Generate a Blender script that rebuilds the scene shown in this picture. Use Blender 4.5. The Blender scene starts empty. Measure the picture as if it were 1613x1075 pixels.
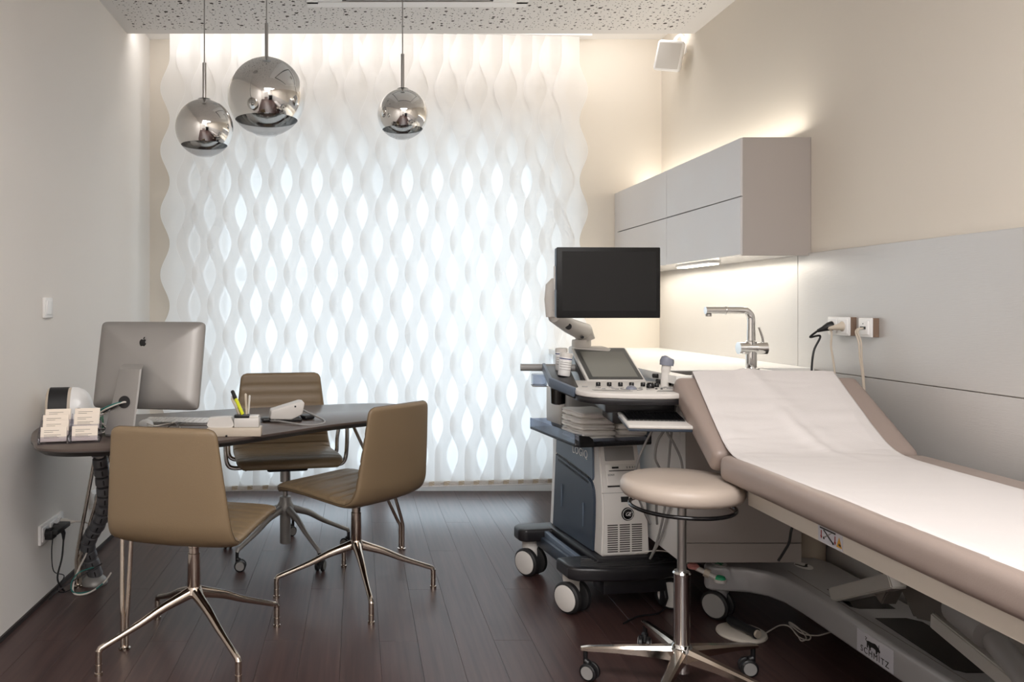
import bpy, bmesh, math, random
from mathutils import Vector, Matrix, Euler
random.seed(7)
PI = math.pi
C = bpy.context.scene.collection
S = bpy.context.scene

# ------------------------------------------------------------------ camera, world, lights, exposure
F = 1250.0; CX = 564.0; CY = 485.0; H = 1.22       # focal length (px), principal point, eye height
def P(px, py, Y):                                   # a point of the room from its distance along the room axis
    return Vector(((px-CX)*Y/F, Y, H-(py-CY)*Y/F))
cam = bpy.data.cameras.new('camera'); co = bpy.data.objects.new('camera', cam); C.objects.link(co)
co.location = (0, 0, H); co.rotation_euler = (PI/2, 0, 0)
cam.sensor_width = 36; cam.lens = 36*F/1613
cam.shift_x = (806.5-CX)/1613; cam.shift_y = -(537.5-CY)/1613
cam.clip_start = 0.02
S.camera = co
S.view_settings.view_transform = 'Standard'; S.view_settings.look = 'None'
S.view_settings.gamma = 1; S.view_settings.use_curve_mapping = False
S.view_settings.exposure = 0.84
S.cycles.max_bounces = 10; S.cycles.diffuse_bounces = 6; S.cycles.transparent_max_bounces = 24
S.cycles.transmission_bounces = 8; S.cycles.glossy_bounces = 6
S.cycles.caustics_reflective = False; S.cycles.sample_clamp_indirect = 6
S.cycles.use_denoising = True

w = bpy.data.worlds.new('sky'); S.world = w; w.use_nodes = True
wn = w.node_tree.nodes['Background']
wn.inputs[0].default_value = (0.82, 0.90, 1.0, 1); wn.inputs[1].default_value = 1.85

def area(name, loc, rot, sx, sy, power, col=(1, 1, 1)):
    l = bpy.data.lights.new(name, 'AREA'); l.shape = 'RECTANGLE'; l.size = sx; l.size_y = sy
    l.energy = power; l.color = col
    o = bpy.data.objects.new(name, l); C.objects.link(o); o.location = loc; o.rotation_euler = rot
    return o
pt = area('window_portal', (0.2, 5.42, 1.15), (PI/2, 0, PI), 2.3, 2.3, 1); pt.data.cycles.is_portal = True
pt.rotation_euler = (-PI/2, 0, 0)
area('room_fill_light', (0.35, 0.5, 2.74), (0, 0, 0), 1.5, 1.0, 42, (1, 0.975, 0.965))  # fill added overhead, out of view, to brighten the room from the camera side
area('room_fill_light', (0.35, -1.2, 2.74), (0, 0, 0), 1.5, 0.8, 38, (1, 0.975, 0.965))  # second added fill, unseen behind the camera
area('corridor_lamp_light', (0.2, -3.0, 2.3), (0, 0, 0), 1.4, 1.0, 30, (1, 0.97, 0.93))
area('cove_light', (0.3, 4.56, 2.86), (math.radians(48), 0, 0), 3.1, 0.05, 4.2, (1, 0.97, 0.95))
area('cabinet_top_light', (1.84, 4.17, 1.955), (PI, math.radians(-12), 0), 0.05, 1.6, 1.9, (1, 0.94, 0.84))
area('cabinet_under_light', (1.76, 4.17, 1.425), (0, 0, 0), 0.10, 1.5, 2.9, (1, 0.93, 0.81))

# ------------------------------------------------------------------ materials
def lin(c): return c/12.92 if c <= 0.04045 else ((c+0.055)/1.055)**2.4
def rgb(r, g, b): return (lin(r/255), lin(g/255), lin(b/255), 1)
def mat(name, col, rough=0.5, metal=0.0, bump=0.0, bscale=200, var=0.0, vscale=6, spec=0.5, coat=0.0):
    m = bpy.data.materials.new(name); m.use_nodes = True
    nt = m.node_tree; b = nt.nodes['Principled BSDF']; L = nt.links.new
    b.inputs['Base Color'].default_value = rgb(*col); b.inputs['Roughness'].default_value = rough
    b.inputs['Metallic'].default_value = metal; b.inputs['Specular IOR Level'].default_value = spec
    b.inputs['Coat Weight'].default_value = coat
    tc = nt.nodes.new('ShaderNodeTexCoord')
    if var > 0 or True:
        n = nt.nodes.new('ShaderNodeTexNoise'); n.inputs['Scale'].default_value = vscale
        n.inputs['Detail'].default_value = 4
        L(tc.outputs['Object'], n.inputs['Vector'])
        mx = nt.nodes.new('ShaderNodeMixRGB'); mx.blend_type = 'MIX'
        c = rgb(*col); v = max(var, 0.01)
        mx.inputs[1].default_value = tuple(min(1, x*(1-v)) for x in c[:3])+(1,)
        mx.inputs[2].default_value = tuple(min(1, x*(1+v)) for x in c[:3])+(1,)
        L(n.outputs['Fac'], mx.inputs[0]); L(mx.outputs[0], b.inputs['Base Color'])
    if bump > 0:
        n2 = nt.nodes.new('ShaderNodeTexNoise'); n2.inputs['Scale'].default_value = bscale; n2.inputs['Detail'].default_value = 3
        L(tc.outputs['Object'], n2.inputs['Vector'])
        bp = nt.nodes.new('ShaderNodeBump'); bp.inputs['Strength'].default_value = bump; bp.inputs['Distance'].default_value = 0.002
        L(n2.outputs['Fac'], bp.inputs['Height']); L(bp.outputs[0], b.inputs['Normal'])
    return m
def emit(name, col, s):
    m = bpy.data.materials.new(name); m.use_nodes = True; nt = m.node_tree
    nt.nodes.remove(nt.nodes['Principled BSDF']); e = nt.nodes.new('ShaderNodeEmission')
    e.inputs[0].default_value = rgb(*col); e.inputs[1].default_value = s
    nt.links.new(e.outputs[0], nt.nodes['Material Output'].inputs[0]); return m
def thin(name, tint, gloss=0.12, rough=0.03, tr=1.0):
    m = bpy.data.materials.new(name); m.use_nodes = True; nt = m.node_tree; L = nt.links.new
    nt.nodes.remove(nt.nodes['Principled BSDF'])
    t = nt.nodes.new('ShaderNodeBsdfTransparent'); t.inputs[0].default_value = rgb(*tint)
    g = nt.nodes.new('ShaderNodeBsdfGlossy'); g.inputs['Roughness'].default_value = rough
    lw = nt.nodes.new('ShaderNodeLayerWeight'); lw.inputs[0].default_value = 0.25
    mp = nt.nodes.new('ShaderNodeMapRange'); mp.inputs['To Min'].default_value = gloss*0.4; mp.inputs['To Max'].default_value = min(1, gloss*5)
    L(lw.outputs['Fresnel'], mp.inputs['Value'])
    mx = nt.nodes.new('ShaderNodeMixShader'); L(mp.outputs[0], mx.inputs[0]); L(t.outputs[0], mx.inputs[1]); L(g.outputs[0], mx.inputs[2])
    L(mx.outputs[0], nt.nodes['Material Output'].inputs[0]); return m

M = {}
M['wall'] = mat('wall_paint', (232, 228, 223), 0.75, bump=0.12, bscale=350, var=0.015, vscale=1.5)
M['wall_warm'] = mat('wall_paint_warm', (221, 213, 201), 0.75, bump=0.12, bscale=350, var=0.015, vscale=1.5)
M['white'] = mat('white_lacquer', (240, 239, 238), 0.28)
M['counter'] = mat('counter_white', (244, 243, 240), 0.25)
M['cab'] = mat('cabinet_lacquer', (214, 212, 212), 0.16, coat=0.3)
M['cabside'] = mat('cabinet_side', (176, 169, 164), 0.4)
M['dark'] = mat('black_plastic', (24, 24, 26), 0.38, bump=0.1, bscale=500)
M['gloss_black'] = mat('black_gloss', (16, 16, 18), 0.12)
M['rubber'] = mat('rubber', (30, 29, 30), 0.6)
M['chrome'] = mat('chrome', (225, 224, 222), 0.06, 1.0)
M['warmchrome'] = mat('polished_aluminium', (214, 202, 190), 0.13, 1.0)
M['steel'] = mat('brushed_steel', (176, 174, 172), 0.3, 1.0, var=0.05, vscale=40)
M['alu'] = mat('anodised_aluminium', (158, 155, 152), 0.48, 0.5, bump=0.05, bscale=900)
M['leather'] = mat('taupe_leather', (132, 113, 88), 0.42, bump=0.25, bscale=420, var=0.03)
M['piping'] = mat('leather_piping', (96, 80, 58), 0.5)
M['upholstery'] = mat('taupe_vinyl', (152, 137, 129), 0.38, bump=0.12, bscale=500, var=0.02)
M['stoolvinyl'] = mat('beige_vinyl', (192, 178, 166), 0.4, bump=0.12, bscale=500, var=0.02)
M['paper'] = mat('crepe_paper', (214, 209, 207), 0.8, bump=0.25, bscale=260, var=0.02)
M['cream'] = mat('cream_powder', (222, 214, 202), 0.4)
M['silver'] = mat('silver_paint', (182, 182, 184), 0.36, 0.25, bump=0.15, bscale=900, var=0.03)
M['mech'] = mat('mechanism_grey', (118, 113, 107), 0.45, 0.2, bump=0.1, bscale=500)
M['motor'] = mat('motor_grey', (82, 76, 70), 0.5, bump=0.1, bscale=500)
M['mechlight'] = mat('mechanism_light', (205, 202, 196), 0.35, 0.3)
M['lgrey'] = mat('light_grey_plastic', (216, 212, 207), 0.42, bump=0.08, bscale=700)
M['mgrey'] = mat('mid_grey_plastic', (150, 148, 146), 0.45)
M['navy'] = mat('navy_plastic', (52, 62, 76), 0.38, bump=0.12, bscale=700)
M['slate'] = mat('slate_plastic', (98, 110, 126), 0.4, bump=0.1, bscale=700)
M['base_black'] = mat('base_black', (30, 29, 32), 0.33, bump=0.1, bscale=500)
M['screen'] = mat('screen_black', (17, 17, 18), 0.5, bump=0.05, bscale=900, spec=0.35)
M['lcd'] = mat('screen_grey', (120, 120, 114), 0.3)
M['bezel'] = mat('bezel_grey', (78, 78, 76), 0.3)
M['desk'] = mat('desk_walnut', (84, 72, 66), 0.3, bump=0.06, bscale=60, var=0.12, vscale=18)
M['deskedge'] = mat('desk_edge', (52, 48, 46), 0.4)
M['towel'] = mat('towel_cotton', (250, 247, 243), 0.95, bump=1.0, bscale=330, var=0.05, vscale=60)
M['yellow'] = mat('highlighter_yellow', (226, 232, 40), 0.4)
M['green'] = mat('green_plastic', (40, 150, 104), 0.5)
M['red'] = mat('red_plastic', (196, 130, 124), 0.5)
M['redprint'] = mat('red_print', (150, 40, 44), 0.6)
M['amber'] = mat('amber_print', (214, 158, 52), 0.6)
M['label'] = mat('sticker_pale', (206, 206, 214), 0.5)
M['card'] = mat('card_cream', (236, 224, 210), 0.7)
M['print'] = mat('print_dark', (70, 64, 62), 0.8)
M['brown'] = mat('brown_frame', (128, 106, 90), 0.5)
M['beige'] = mat('beige_plastic', (200, 188, 172), 0.45)
M['cable_white'] = mat('cable_white', (212, 206, 198), 0.5)
M['cable_black'] = mat('cable_black', (22, 22, 24), 0.5)
M['cable_teal'] = mat('cable_teal', (30, 110, 104), 0.5)
M['tubegrey'] = mat('conduit_grey', (108, 108, 112), 0.35, 0.3)
M['skirting'] = mat('skirting_dark', (44, 38, 36), 0.5)
M['bluegrey'] = mat('probe_cap', (128, 132, 146), 0.4)
M['navyprint'] = mat('navy_print', (36, 52, 110), 0.5)
M['beigepocket'] = mat('weight_pocket', (206, 194, 174), 0.7)
M['glass'] = thin('window_glass', (246, 250, 250), 0.08)
M['clear'] = thin('clear_glass', (250, 250, 251), 0.10, 0.02)
M['acrylic'] = thin('clear_acrylic', (238, 237, 242), 0.10, 0.05)
M['smoked'] = thin('smoked_acrylic', (205, 210, 220), 0.12, 0.05)
M['corridor'] = mat('corridor_white', (235, 232, 228), 0.7)
M['led'] = emit('led_diffuser', (255, 240, 214), 5.0)

# linen-look cladding on the right wall
m = mat('linen_cladding', (202, 199, 196), 0.34, 0.25, var=0.02, vscale=3); M['clad'] = m
nt = m.node_tree; L = nt.links.new; b = nt.nodes['Principled BSDF']
tc = nt.nodes.new('ShaderNodeTexCoord'); mp = nt.nodes.new('ShaderNodeMapping'); mp.inputs['Scale'].default_value = (4, 12, 260)
n = nt.nodes.new('ShaderNodeTexNoise'); n.inputs['Scale'].default_value = 2.0; n.inputs['Detail'].default_value = 4
bp = nt.nodes.new('ShaderNodeBump'); bp.inputs['Strength'].default_value = 0.2; bp.inputs['Distance'].default_value = 0.002
L(tc.outputs['Object'], mp.inputs[0]); L(mp.outputs[0], n.inputs['Vector']); L(n.outputs['Fac'], bp.inputs['Height']); L(bp.outputs[0], b.inputs['Normal'])

# dark stained oak floor
m = bpy.data.materials.new('dark_oak'); m.use_nodes = True; M['floor'] = m
nt = m.node_tree; L = nt.links.new; b = nt.nodes['Principled BSDF']; b.inputs['Roughness'].default_value = 0.36
tc = nt.nodes.new('ShaderNodeTexCoord'); oi = nt.nodes.new('ShaderNodeObjectInfo')
mp = nt.nodes.new('ShaderNodeMapping'); mp.inputs['Scale'].default_value = (60, 2.2, 1)
ad = nt.nodes.new('ShaderNodeVectorMath'); ad.operation = 'ADD'
L(tc.outputs['Object'], mp.inputs[0]); L(mp.outputs[0], ad.inputs[0])
mu = nt.nodes.new('ShaderNodeMath'); mu.operation = 'MULTIPLY'; mu.inputs[1].default_value = 40; L(oi.outputs['Random'], mu.inputs[0]); L(mu.outputs[0], ad.inputs[1])
n = nt.nodes.new('ShaderNodeTexNoise'); n.inputs['Scale'].default_value = 1.0; n.inputs['Detail'].default_value = 6; L(ad.outputs[0], n.inputs['Vector'])
cr = nt.nodes.new('ShaderNodeValToRGB'); cr.color_ramp.elements[0].position = 0.3; cr.color_ramp.elements[0].color = rgb(54, 37, 35)
cr.color_ramp.elements[1].position = 0.75; cr.color_ramp.elements[1].color = rgb(80, 58, 54); L(n.outputs['Fac'], cr.inputs[0])
hs = nt.nodes.new('ShaderNodeHueSaturation'); mr = nt.nodes.new('ShaderNodeMapRange'); mr.inputs['To Min'].default_value = 0.95; mr.inputs['To Max'].default_value = 1.06
L(oi.outputs['Random'], mr.inputs[0]); L(mr.outputs[0], hs.inputs['Value']); L(cr.outputs[0], hs.inputs['Color']); L(hs.outputs[0], b.inputs['Base Color'])
bp = nt.nodes.new('ShaderNodeBump'); bp.inputs['Strength'].default_value = 0.12; bp.inputs['Distance'].default_value = 0.001
L(n.outputs['Fac'], bp.inputs['Height']); L(bp.outputs[0], b.inputs['Normal'])
b.inputs['Specular IOR Level'].default_value = 0.55

# perforated acoustic ceiling
m = bpy.data.materials.new('perforated_board'); m.use_nodes = True; M['ceiling'] = m
nt = m.node_tree; L = nt.links.new; b = nt.nodes['Principled BSDF']; b.inputs['Roughness'].default_value = 0.8
tc = nt.nodes.new('ShaderNodeTexCoord'); sx = nt.nodes.new('ShaderNodeSeparateXYZ'); L(tc.outputs['Object'], sx.inputs[0])
cx_ = nt.nodes.new('ShaderNodeCombineXYZ'); L(sx.outputs[0], cx_.inputs[0]); L(sx.outputs[1], cx_.inputs[1])
def MT(op, a, b_=None, clamp=False):
    q = nt.nodes.new('ShaderNodeMath'); q.operation = op; q.use_clamp = clamp
    for i, v in enumerate((a, b_)):
        if v is None: continue
        if isinstance(v, (int, float)): q.inputs[i].default_value = v
        else: L(v, q.inputs[i])
    return q.outputs[0]
def holes(scale, rmin, rmax, off):
    mp = nt.nodes.new('ShaderNodeMapping'); mp.inputs['Location'].default_value = (off, off*1.7, 0); L(cx_.outputs[0], mp.inputs[0])
    v = nt.nodes.new('ShaderNodeTexVoronoi'); v.voronoi_dimensions = '2D'; v.inputs['Scale'].default_value = scale; v.inputs['Randomness'].default_value = 0.75
    L(mp.outputs[0], v.inputs['Vector'])
    sp = nt.nodes.new('ShaderNodeSeparateColor'); L(v.outputs['Color'], sp.inputs[0])
    r = MT('ADD', MT('MULTIPLY', MT('POWER', sp.outputs[0], 2.0), rmax-rmin), rmin)
    d = MT('DIVIDE', v.outputs['Distance'], scale)
    return MT('LESS_THAN', d, r)
h = MT('MAXIMUM', holes(19, 0.0032, 0.0105, 3.1), holes(33, 0.0022, 0.0042, 11.7))
inx = MT('MULTIPLY', MT('GREATER_THAN', sx.outputs[0], -1.25), MT('LESS_THAN', sx.outputs[0], 1.80))
iny = MT('MULTIPLY', MT('LESS_THAN', sx.outputs[1], 4.43), inx)
h = MT('MULTIPLY', h, iny)
mx = nt.nodes.new('ShaderNodeMixRGB'); mx.inputs[1].default_value = rgb(226, 223, 220); mx.inputs[2].default_value = rgb(52, 44, 36)
L(h, mx.inputs[0]); L(mx.outputs[0], b.inputs['Base Color'])

# translucent slat fabric
def slat_mat(name, col, tr_fac, thru):
    m = bpy.data.materials.new(name); m.use_nodes = True; nt = m.node_tree; L = nt.links.new
    nt.nodes.remove(nt.nodes['Principled BSDF'])
    d = nt.nodes.new('ShaderNodeBsdfDiffuse'); d.inputs[0].default_value = rgb(*col)
    t = nt.nodes.new('ShaderNodeBsdfTranslucent'); t.inputs[0].default_value = rgb(*col)
    tp = nt.nodes.new('ShaderNodeBsdfTransparent'); tp.inputs[0].default_value = (1, 1, 1, 1)
    a = nt.nodes.new('ShaderNodeMixShader'); a.inputs[0].default_value = tr_fac; L(d.outputs[0], a.inputs[1]); L(t.outputs[0], a.inputs[2])
    b2 = nt.nodes.new('ShaderNodeMixShader'); b2.inputs[0].default_value = thru; L(a.outputs[0], b2.inputs[1]); L(tp.outputs[0], b2.inputs[2])
    L(b2.outputs[0], nt.nodes['Material Output'].inputs[0])
    tc = nt.nodes.new('ShaderNodeTexCoord'); wv = nt.nodes.new('ShaderNodeTexWave'); wv.inputs['Scale'].default_value = 90
    bp = nt.nodes.new('ShaderNodeBump'); bp.inputs['Strength'].default_value = 0.05; L(tc.outputs['Object'], wv.inputs['Vector']); L(wv.outputs['Fac'], bp.inputs['Height']); L(bp.outputs[0], d.inputs['Normal'])
    return m
M['slat'] = slat_mat('slat_voile', (250, 249, 248), 0.64, 0.06)
M['slat_edge'] = slat_mat('slat_edge', (254, 254, 254), 0.8, 0.0)

# ------------------------------------------------------------------ geometry helpers
RM = {}
def thing(name, label, cat, loc=(0, 0, 0), rz=0.0, group=None):
    o = bpy.data.objects.new(name, None); C.objects.link(o); o.location = loc; o.rotation_euler = (0, 0, rz)
    o.empty_display_size = 0.05
    o['label'] = label; o['category'] = cat
    if group: o['group'] = group
    RM[o] = Matrix.Translation(Vector(loc)) @ Matrix.Rotation(rz, 4, 'Z')
    return o
def tag(o, label, cat, group=None):
    o['label'] = label; o['category'] = cat
    if group: o['group'] = group
    return o
def rootmat(p):
    while p is not None and p not in RM: p = p.parent
    return RM.get(p, Matrix.Identity(4))
class MB:
    """collects shapes; build() links them as one mesh object"""
    def __init__(s): s.bm = bmesh.new(); s.mi = 0
    def _done(s, fs, smooth=True):
        for f in fs: f.material_index = s.mi; f.smooth = smooth
    def faces(s, vs, fs, smooth=True):
        V = [s.bm.verts.new(v) for v in vs]; out = []
        for f in fs:
            try: out.append(s.bm.faces.new([V[i] for i in f]))
            except ValueError: pass
        s._done(out, smooth); return s
    def box(s, c, d, bev=0.0, seg=2, rot=None, taper=None):
        t = bmesh.new(); bmesh.ops.create_cube(t, size=1.0)
        for v in t.verts:
            k = 1.0
            if taper and v.co.z > 0: v.co.x *= taper[0]; v.co.y *= taper[1]
            v.co.x *= d[0]; v.co.y *= d[1]; v.co.z *= d[2]
        if bev > 0: bmesh.ops.bevel(t, geom=list(t.edges), offset=min(bev, min(d)*0.49), segments=seg, affect='EDGES', profile=0.5)
        mt = Matrix.Translation(Vector(c)) @ (rot.to_matrix().to_4x4() if rot else Matrix.Identity(4))
        t.transform(mt); s.merge(t); return s
    def b(s, x0, x1, y0, y1, z0, z1, bev=0.0, seg=2):
        return s.box(((x0+x1)/2, (y0+y1)/2, (z0+z1)/2), (abs(x1-x0), abs(y1-y0), abs(z1-z0)), bev, seg)
    def merge(s, t):
        for f in t.faces: f.smooth = True; f.material_index = s.mi
        me = bpy.data.meshes.new('t'); t.to_mesh(me); t.free(); s.bm.from_mesh(me); bpy.data.meshes.remove(me); return s
    def prism(s, pts, a0, a1, axis='z', bev=0.0, seg=2, mtx=None):
        """outline extruded along an axis; pts are the other two coordinates in order"""
        t = bmesh.new()
        def mk(p, a):
            if axis == 'z': return (p[0], p[1], a)
            if axis == 'x': return (a, p[0], p[1])
            return (p[0], a, p[1])
        lo = [t.verts.new(mk(p, a0)) for p in pts]; hi = [t.verts.new(mk(p, a1)) for p in pts]
        n = len(pts); t.faces.new(lo[::-1]); t.faces.new(hi)
        for i in range(n): t.faces.new((lo[i], lo[(i+1) % n], hi[(i+1) % n], hi[i]))
        bmesh.ops.recalc_face_normals(t, faces=t.faces)
        if bev > 0:
            ed = [e for e in t.edges if (e.verts[0] in lo) == (e.verts[1] in lo)] if len(pts) > 8 else list(t.edges)
            bmesh.ops.bevel(t, geom=ed, offset=bev, segments=seg, affect='EDGES', profile=0.5)
        if mtx: t.transform(mtx)
        return s.merge(t)
    def rings(s, rings, closed=True, cap=True):
        n = len(rings[0]); vs = [v for r in rings for v in r]; fs = []
        for i in range(len(rings)-1):
            for j in range(n if closed else n-1):
                k = (j+1) % n; fs.append((i*n+j, i*n+k, (i+1)*n+k, (i+1)*n+j))
        if cap and closed:
            fs.append(tuple(range(n))[::-1]); fs.append(tuple((len(rings)-1)*n+j for j in range(n)))
        return s.faces(vs, fs)
    def lathe(s, prof, c=(0, 0, 0), seg=28, rot=None, cap=True):
        """prof: (radius, height) from bottom to top"""
        mt = Matrix.Translation(Vector(c)) @ (rot.to_matrix().to_4x4() if rot else Matrix.Identity(4))
        R = [[mt @ Vector((max(r, 1e-5)*math.cos(2*PI*j/seg), max(r, 1e-5)*math.sin(2*PI*j/seg), z)) for j in range(seg)] for r, z in prof]
        return s.rings(R, cap=cap)
    def cyl(s, a, b_, r, seg=20, r2=None):
        a = Vector(a); b_ = Vector(b_); return s.tube([a, b_], [r, r if r2 is None else r2], seg)
    def tube(s, pts, r, seg=10, flat=None, cap=True):
        pts = [Vector(p) for p in pts]; n = len(pts)
        rr = r if isinstance(r, (list, tuple)) else [r]*n
        R = []; up = None
        for i, p in enumerate(pts):
            d = (pts[min(i+1, n-1)]-pts[max(i-1, 0)]).normalized()
            if up is None:
                up = Vector((0, 0, 1)) if abs(d.z) < 0.9 else Vector((1, 0, 0))
            x = d.cross(up).normalized(); y = x.cross(d).normalized(); up = y
            fx, fy = flat if flat else (1, 1)
            R.append([p + x*math.cos(2*PI*j/seg)*rr[i]*fx + y*math.sin(2*PI*j/seg)*rr[i]*fy for j in range(seg)])
        return s.rings(R, cap=cap)
    def build(s, name, m, parent=None, world=False, sharp=38, kind=None):
        if world and parent is not None: s.bm.transform(rootmat(parent).inverted())
        bmesh.ops.recalc_face_normals(s.bm, faces=s.bm.faces)
        me = bpy.data.meshes.new(name); s.bm.to_mesh(me); s.bm.free()
        for x in (m if isinstance(m, (list, tuple)) else [m]): me.materials.append(x)
        me.set_sharp_from_angle(angle=math.radians(sharp))
        o = bpy.data.objects.new(name, me); C.objects.link(o)
        if parent is not None: o.parent = parent
        if kind: o['kind'] = kind
        return o
def sheet(name, outline, m, parent, mtx, thick=0.0006, world=False):
    """a flat printed mark: outline in x,y extruded a hair"""
    q = MB(); q.prism(outline, 0, thick, 'z', mtx=mtx); return q.build(name, m, parent, world)
def spline(pts, per=6, closed=False):
    pts = [Vector(p) for p in pts]; n = len(pts); out = []
    rng = range(n if closed else n-1)
    for i in rng:
        g = (lambda k: pts[k % n]) if closed else (lambda k: pts[max(0, min(n-1, k))])
        p0, p1, p2, p3 = g(i-1), g(i), g(i+1), g(i+2)
        for j in range(per):
            t = j/per
            out.append(0.5*((2*p1)+(-p0+p2)*t+(2*p0-5*p1+4*p2-p3)*t*t+(-p0+3*p1-3*p2+p3)*t**3))
    if not closed: out.append(pts[-1])
    return out
def spl2(pts, per=6, closed=True): return [(v.x, v.y) for v in spline([(p[0], p[1], 0) for p in pts], per, closed)]
def cable(name, pts, r, m, parent=None, per=7, seg=8):
    return MB().tube(spline(pts, per), r, seg).build(name, m, parent, world=parent is not None)
def text(body, size, loc, rot, m, parent, ext=0.0006, world=False, align='CENTER', sx=1.0, name='lettering', spacing=1.0, shear=0.0):
    cu = bpy.data.curves.new(name, 'FONT'); cu.body = body; cu.size = size; cu.extrude = ext; cu.align_x = align; cu.align_y = 'CENTER'
    cu.space_character = spacing; cu.resolution_u = 3; cu.shear = shear
    cu.materials.append(m); tmp = bpy.data.objects.new(name, cu); C.objects.link(tmp)
    bpy.context.view_layer.update(); me = bpy.data.meshes.new_from_object(tmp, depsgraph=bpy.context.evaluated_depsgraph_get())
    bpy.data.objects.remove(tmp); o = bpy.data.objects.new(name, me); C.objects.link(o)
    mt = Matrix.Translation(Vector(loc)) @ Euler(rot).to_matrix().to_4x4() @ Matrix.Diagonal((sx, 1, 1, 1))
    if world: mt = rootmat(parent).inverted() @ mt
    if parent is not None: o.parent = parent
    o.matrix_local = mt; return o
def tree(o):
    out = [o]
    for c in o.children: out += tree(c)
    return out
def copy_tree(o, parent=None):
    kids = list(o.children); c = o.copy(); C.objects.link(c); c.parent = parent
    if o in RM: RM[c] = RM[o]
    for k in kids: copy_tree(k, c)
    return c
def structure(o): o['kind'] = 'structure'; return o
def circ(r, n=24, cx=0, cy=0): return [(cx+r*math.cos(2*PI*i/n), cy+r*math.sin(2*PI*i/n)) for i in range(n)]

# ------------------------------------------------------------------ the room
XL, XR, YB, YE, ZC = -1.307, 1.905, 4.98, 4.495, 2.773
YF = -2.1
fl = structure(MB().b(XL-0.1, XR+0.1, YF-2.6, YB+0.62, -0.08, -0.012).build('floor', M['skirting']))
pk = MB().box((0, 0, -0.006), (0.1394, 1.5994, 0.012), 0.0004, 1).build('plank', M['floor'], fl)
pk.location = (XL+0.07, 3.4, 0); first = True
for i in range(24):
    y = 5.58
    ln_ = 1.6-(0.53*((i*7) % 6)) % 1.6
    while y > -0.6:
        o = pk if first else pk.copy()
        if not first: C.objects.link(o)
        first = False
        o.location = (XL+0.055+i*0.14, y-ln_/2, 0); o.scale = (1, (ln_-0.0006)/1.5994, 1); y -= ln_; ln_ = 1.6
structure(MB().b(XL-0.1, XR+0.1, YF-2.6, -0.9, -0.012, -0.002).build('floor', M['floor']))

wl = structure(MB().b(XL-0.12, XL, YF, YB+0.5, 0, 3.0).build('wall_left', M['wall']))
wr = structure(MB().b(XR, XR+0.12, YF, YB+0.5, 0, 3.0).build('wall_right', M['wall_warm']))
OX0, OX1, OZ = -1.00, 1.30, 2.32
wb = structure(MB().b(XL, OX0, YB, YB+0.4, 0, 3.0).b(OX1, XR, YB, YB+0.4, 0, 3.0).b(OX0, OX1, YB, YB+0.4, OZ, 3.0).build('wall_back', M['wall_warm']))
structure(MB().b(XL-0.1, XR+0.1, YF, YE, ZC, ZC+0.1).build('ceiling', M['ceiling']))
structure(MB().b(XL-0.1, XR+0.1, YE, YB+0.1, 2.905, 3.0).build('ceiling', M['white']))
structure(MB().b(XL, XR, YE-0.02, YE, ZC+0.1, 3.0).build('trim_1', M['white']))
structure(MB().b(XL, XL+0.008, YF, YB, 0, 0.018).build('baseboard_left', M['skirting']))
structure(MB().b(XL, OX0, YB-0.008, YB, 0, 0.018).b(OX1, XR, YB-0.008, YB, 0, 0.018).build('baseboard_back', M['skirting']))
# cladding panels on the right wall (one recessed joint between neighbours)
for (y0, y1, z0, z1) in ((3.4175, YB-0.001, 0.963, 1.450), (0.3, 3.4145, 0.963, 1.450), (-2.0, 0.297, 0.963, 1.450),
                         (3.4175, YB-0.001, 0.03, 0.960), (0.3, 3.4145, 0.03, 0.960), (-2.0, 0.297, 0.03, 0.960)):
    MB().b(XR-0.012, XR-0.0005, y0, y1, z0, z1, 0.0008, 1).build('panel', M['clad'], wr)
# front wall with an open doorway into the corridor behind the camera
DX0, DX1 = -0.45, 0.75
structure(MB().b(XL, DX0, YF-0.15, YF, 0, 3).b(DX1, XR, YF-0.15, YF, 0, 3).b(DX0, DX1, YF-0.15, YF, 2.15, 3).build('wall_front', M['wall']))
structure(MB().b(XL-0.1, XR+0.1, YF-2.7, YF-2.6, 0, 3).b(XL-0.1, XL, YF-2.6, YF-0.15, 0, 3).b(XR, XR+0.1, YF-2.6, YF-0.15, 0, 3).b(XL, XR, YF-2.6, YF-0.15, 2.5, 2.6).build('wall_corridor', M['corridor']))
d1 = structure(MB().b(DX0, DX0+0.06, YF-0.16, YF+0.02, 0, 2.15).b(DX1-0.06, DX1, YF-0.16, YF+0.02, 0, 2.15).b(DX0, DX1, YF-0.16, YF+0.02, 2.09, 2.15).build('door_1', M['white']))

# window in the deep reveal behind the blind
wy = YB+0.34; WT = 2.16
wd = structure(MB().b(OX0, OX0+0.12, wy-0.04, wy+0.04, 0, OZ).b(OX1-0.14, OX1, wy-0.04, wy+0.04, 0, OZ)
     .b(OX0+0.12, OX1-0.14, wy-0.04, wy+0.04, WT, OZ).b(OX0+0.12, OX1-0.14, wy-0.04, wy+0.04, 0, 0.1).build('window_1', M['white']))
MB().b(0.06, 0.20, wy-0.035, wy+0.035, 0.1, WT).build('mullion', M['white'], wd)
MB().b(-0.88, 0.06, wy-0.035, wy+0.035, 1.40, 1.49).build('transom', M['white'], wd)
MB().b(-0.88, 0.06, wy-0.004, wy+0.004, 0.1, 1.40).build('pane', M['glass'], wd)
MB().b(-0.88, 0.06, wy-0.004, wy+0.004, 1.49, WT).build('pane', M['glass'], wd)
MB().b(0.20, 1.16, wy-0.004, wy+0.004, 0.1, WT).build('pane', M['glass'], wd)

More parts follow.
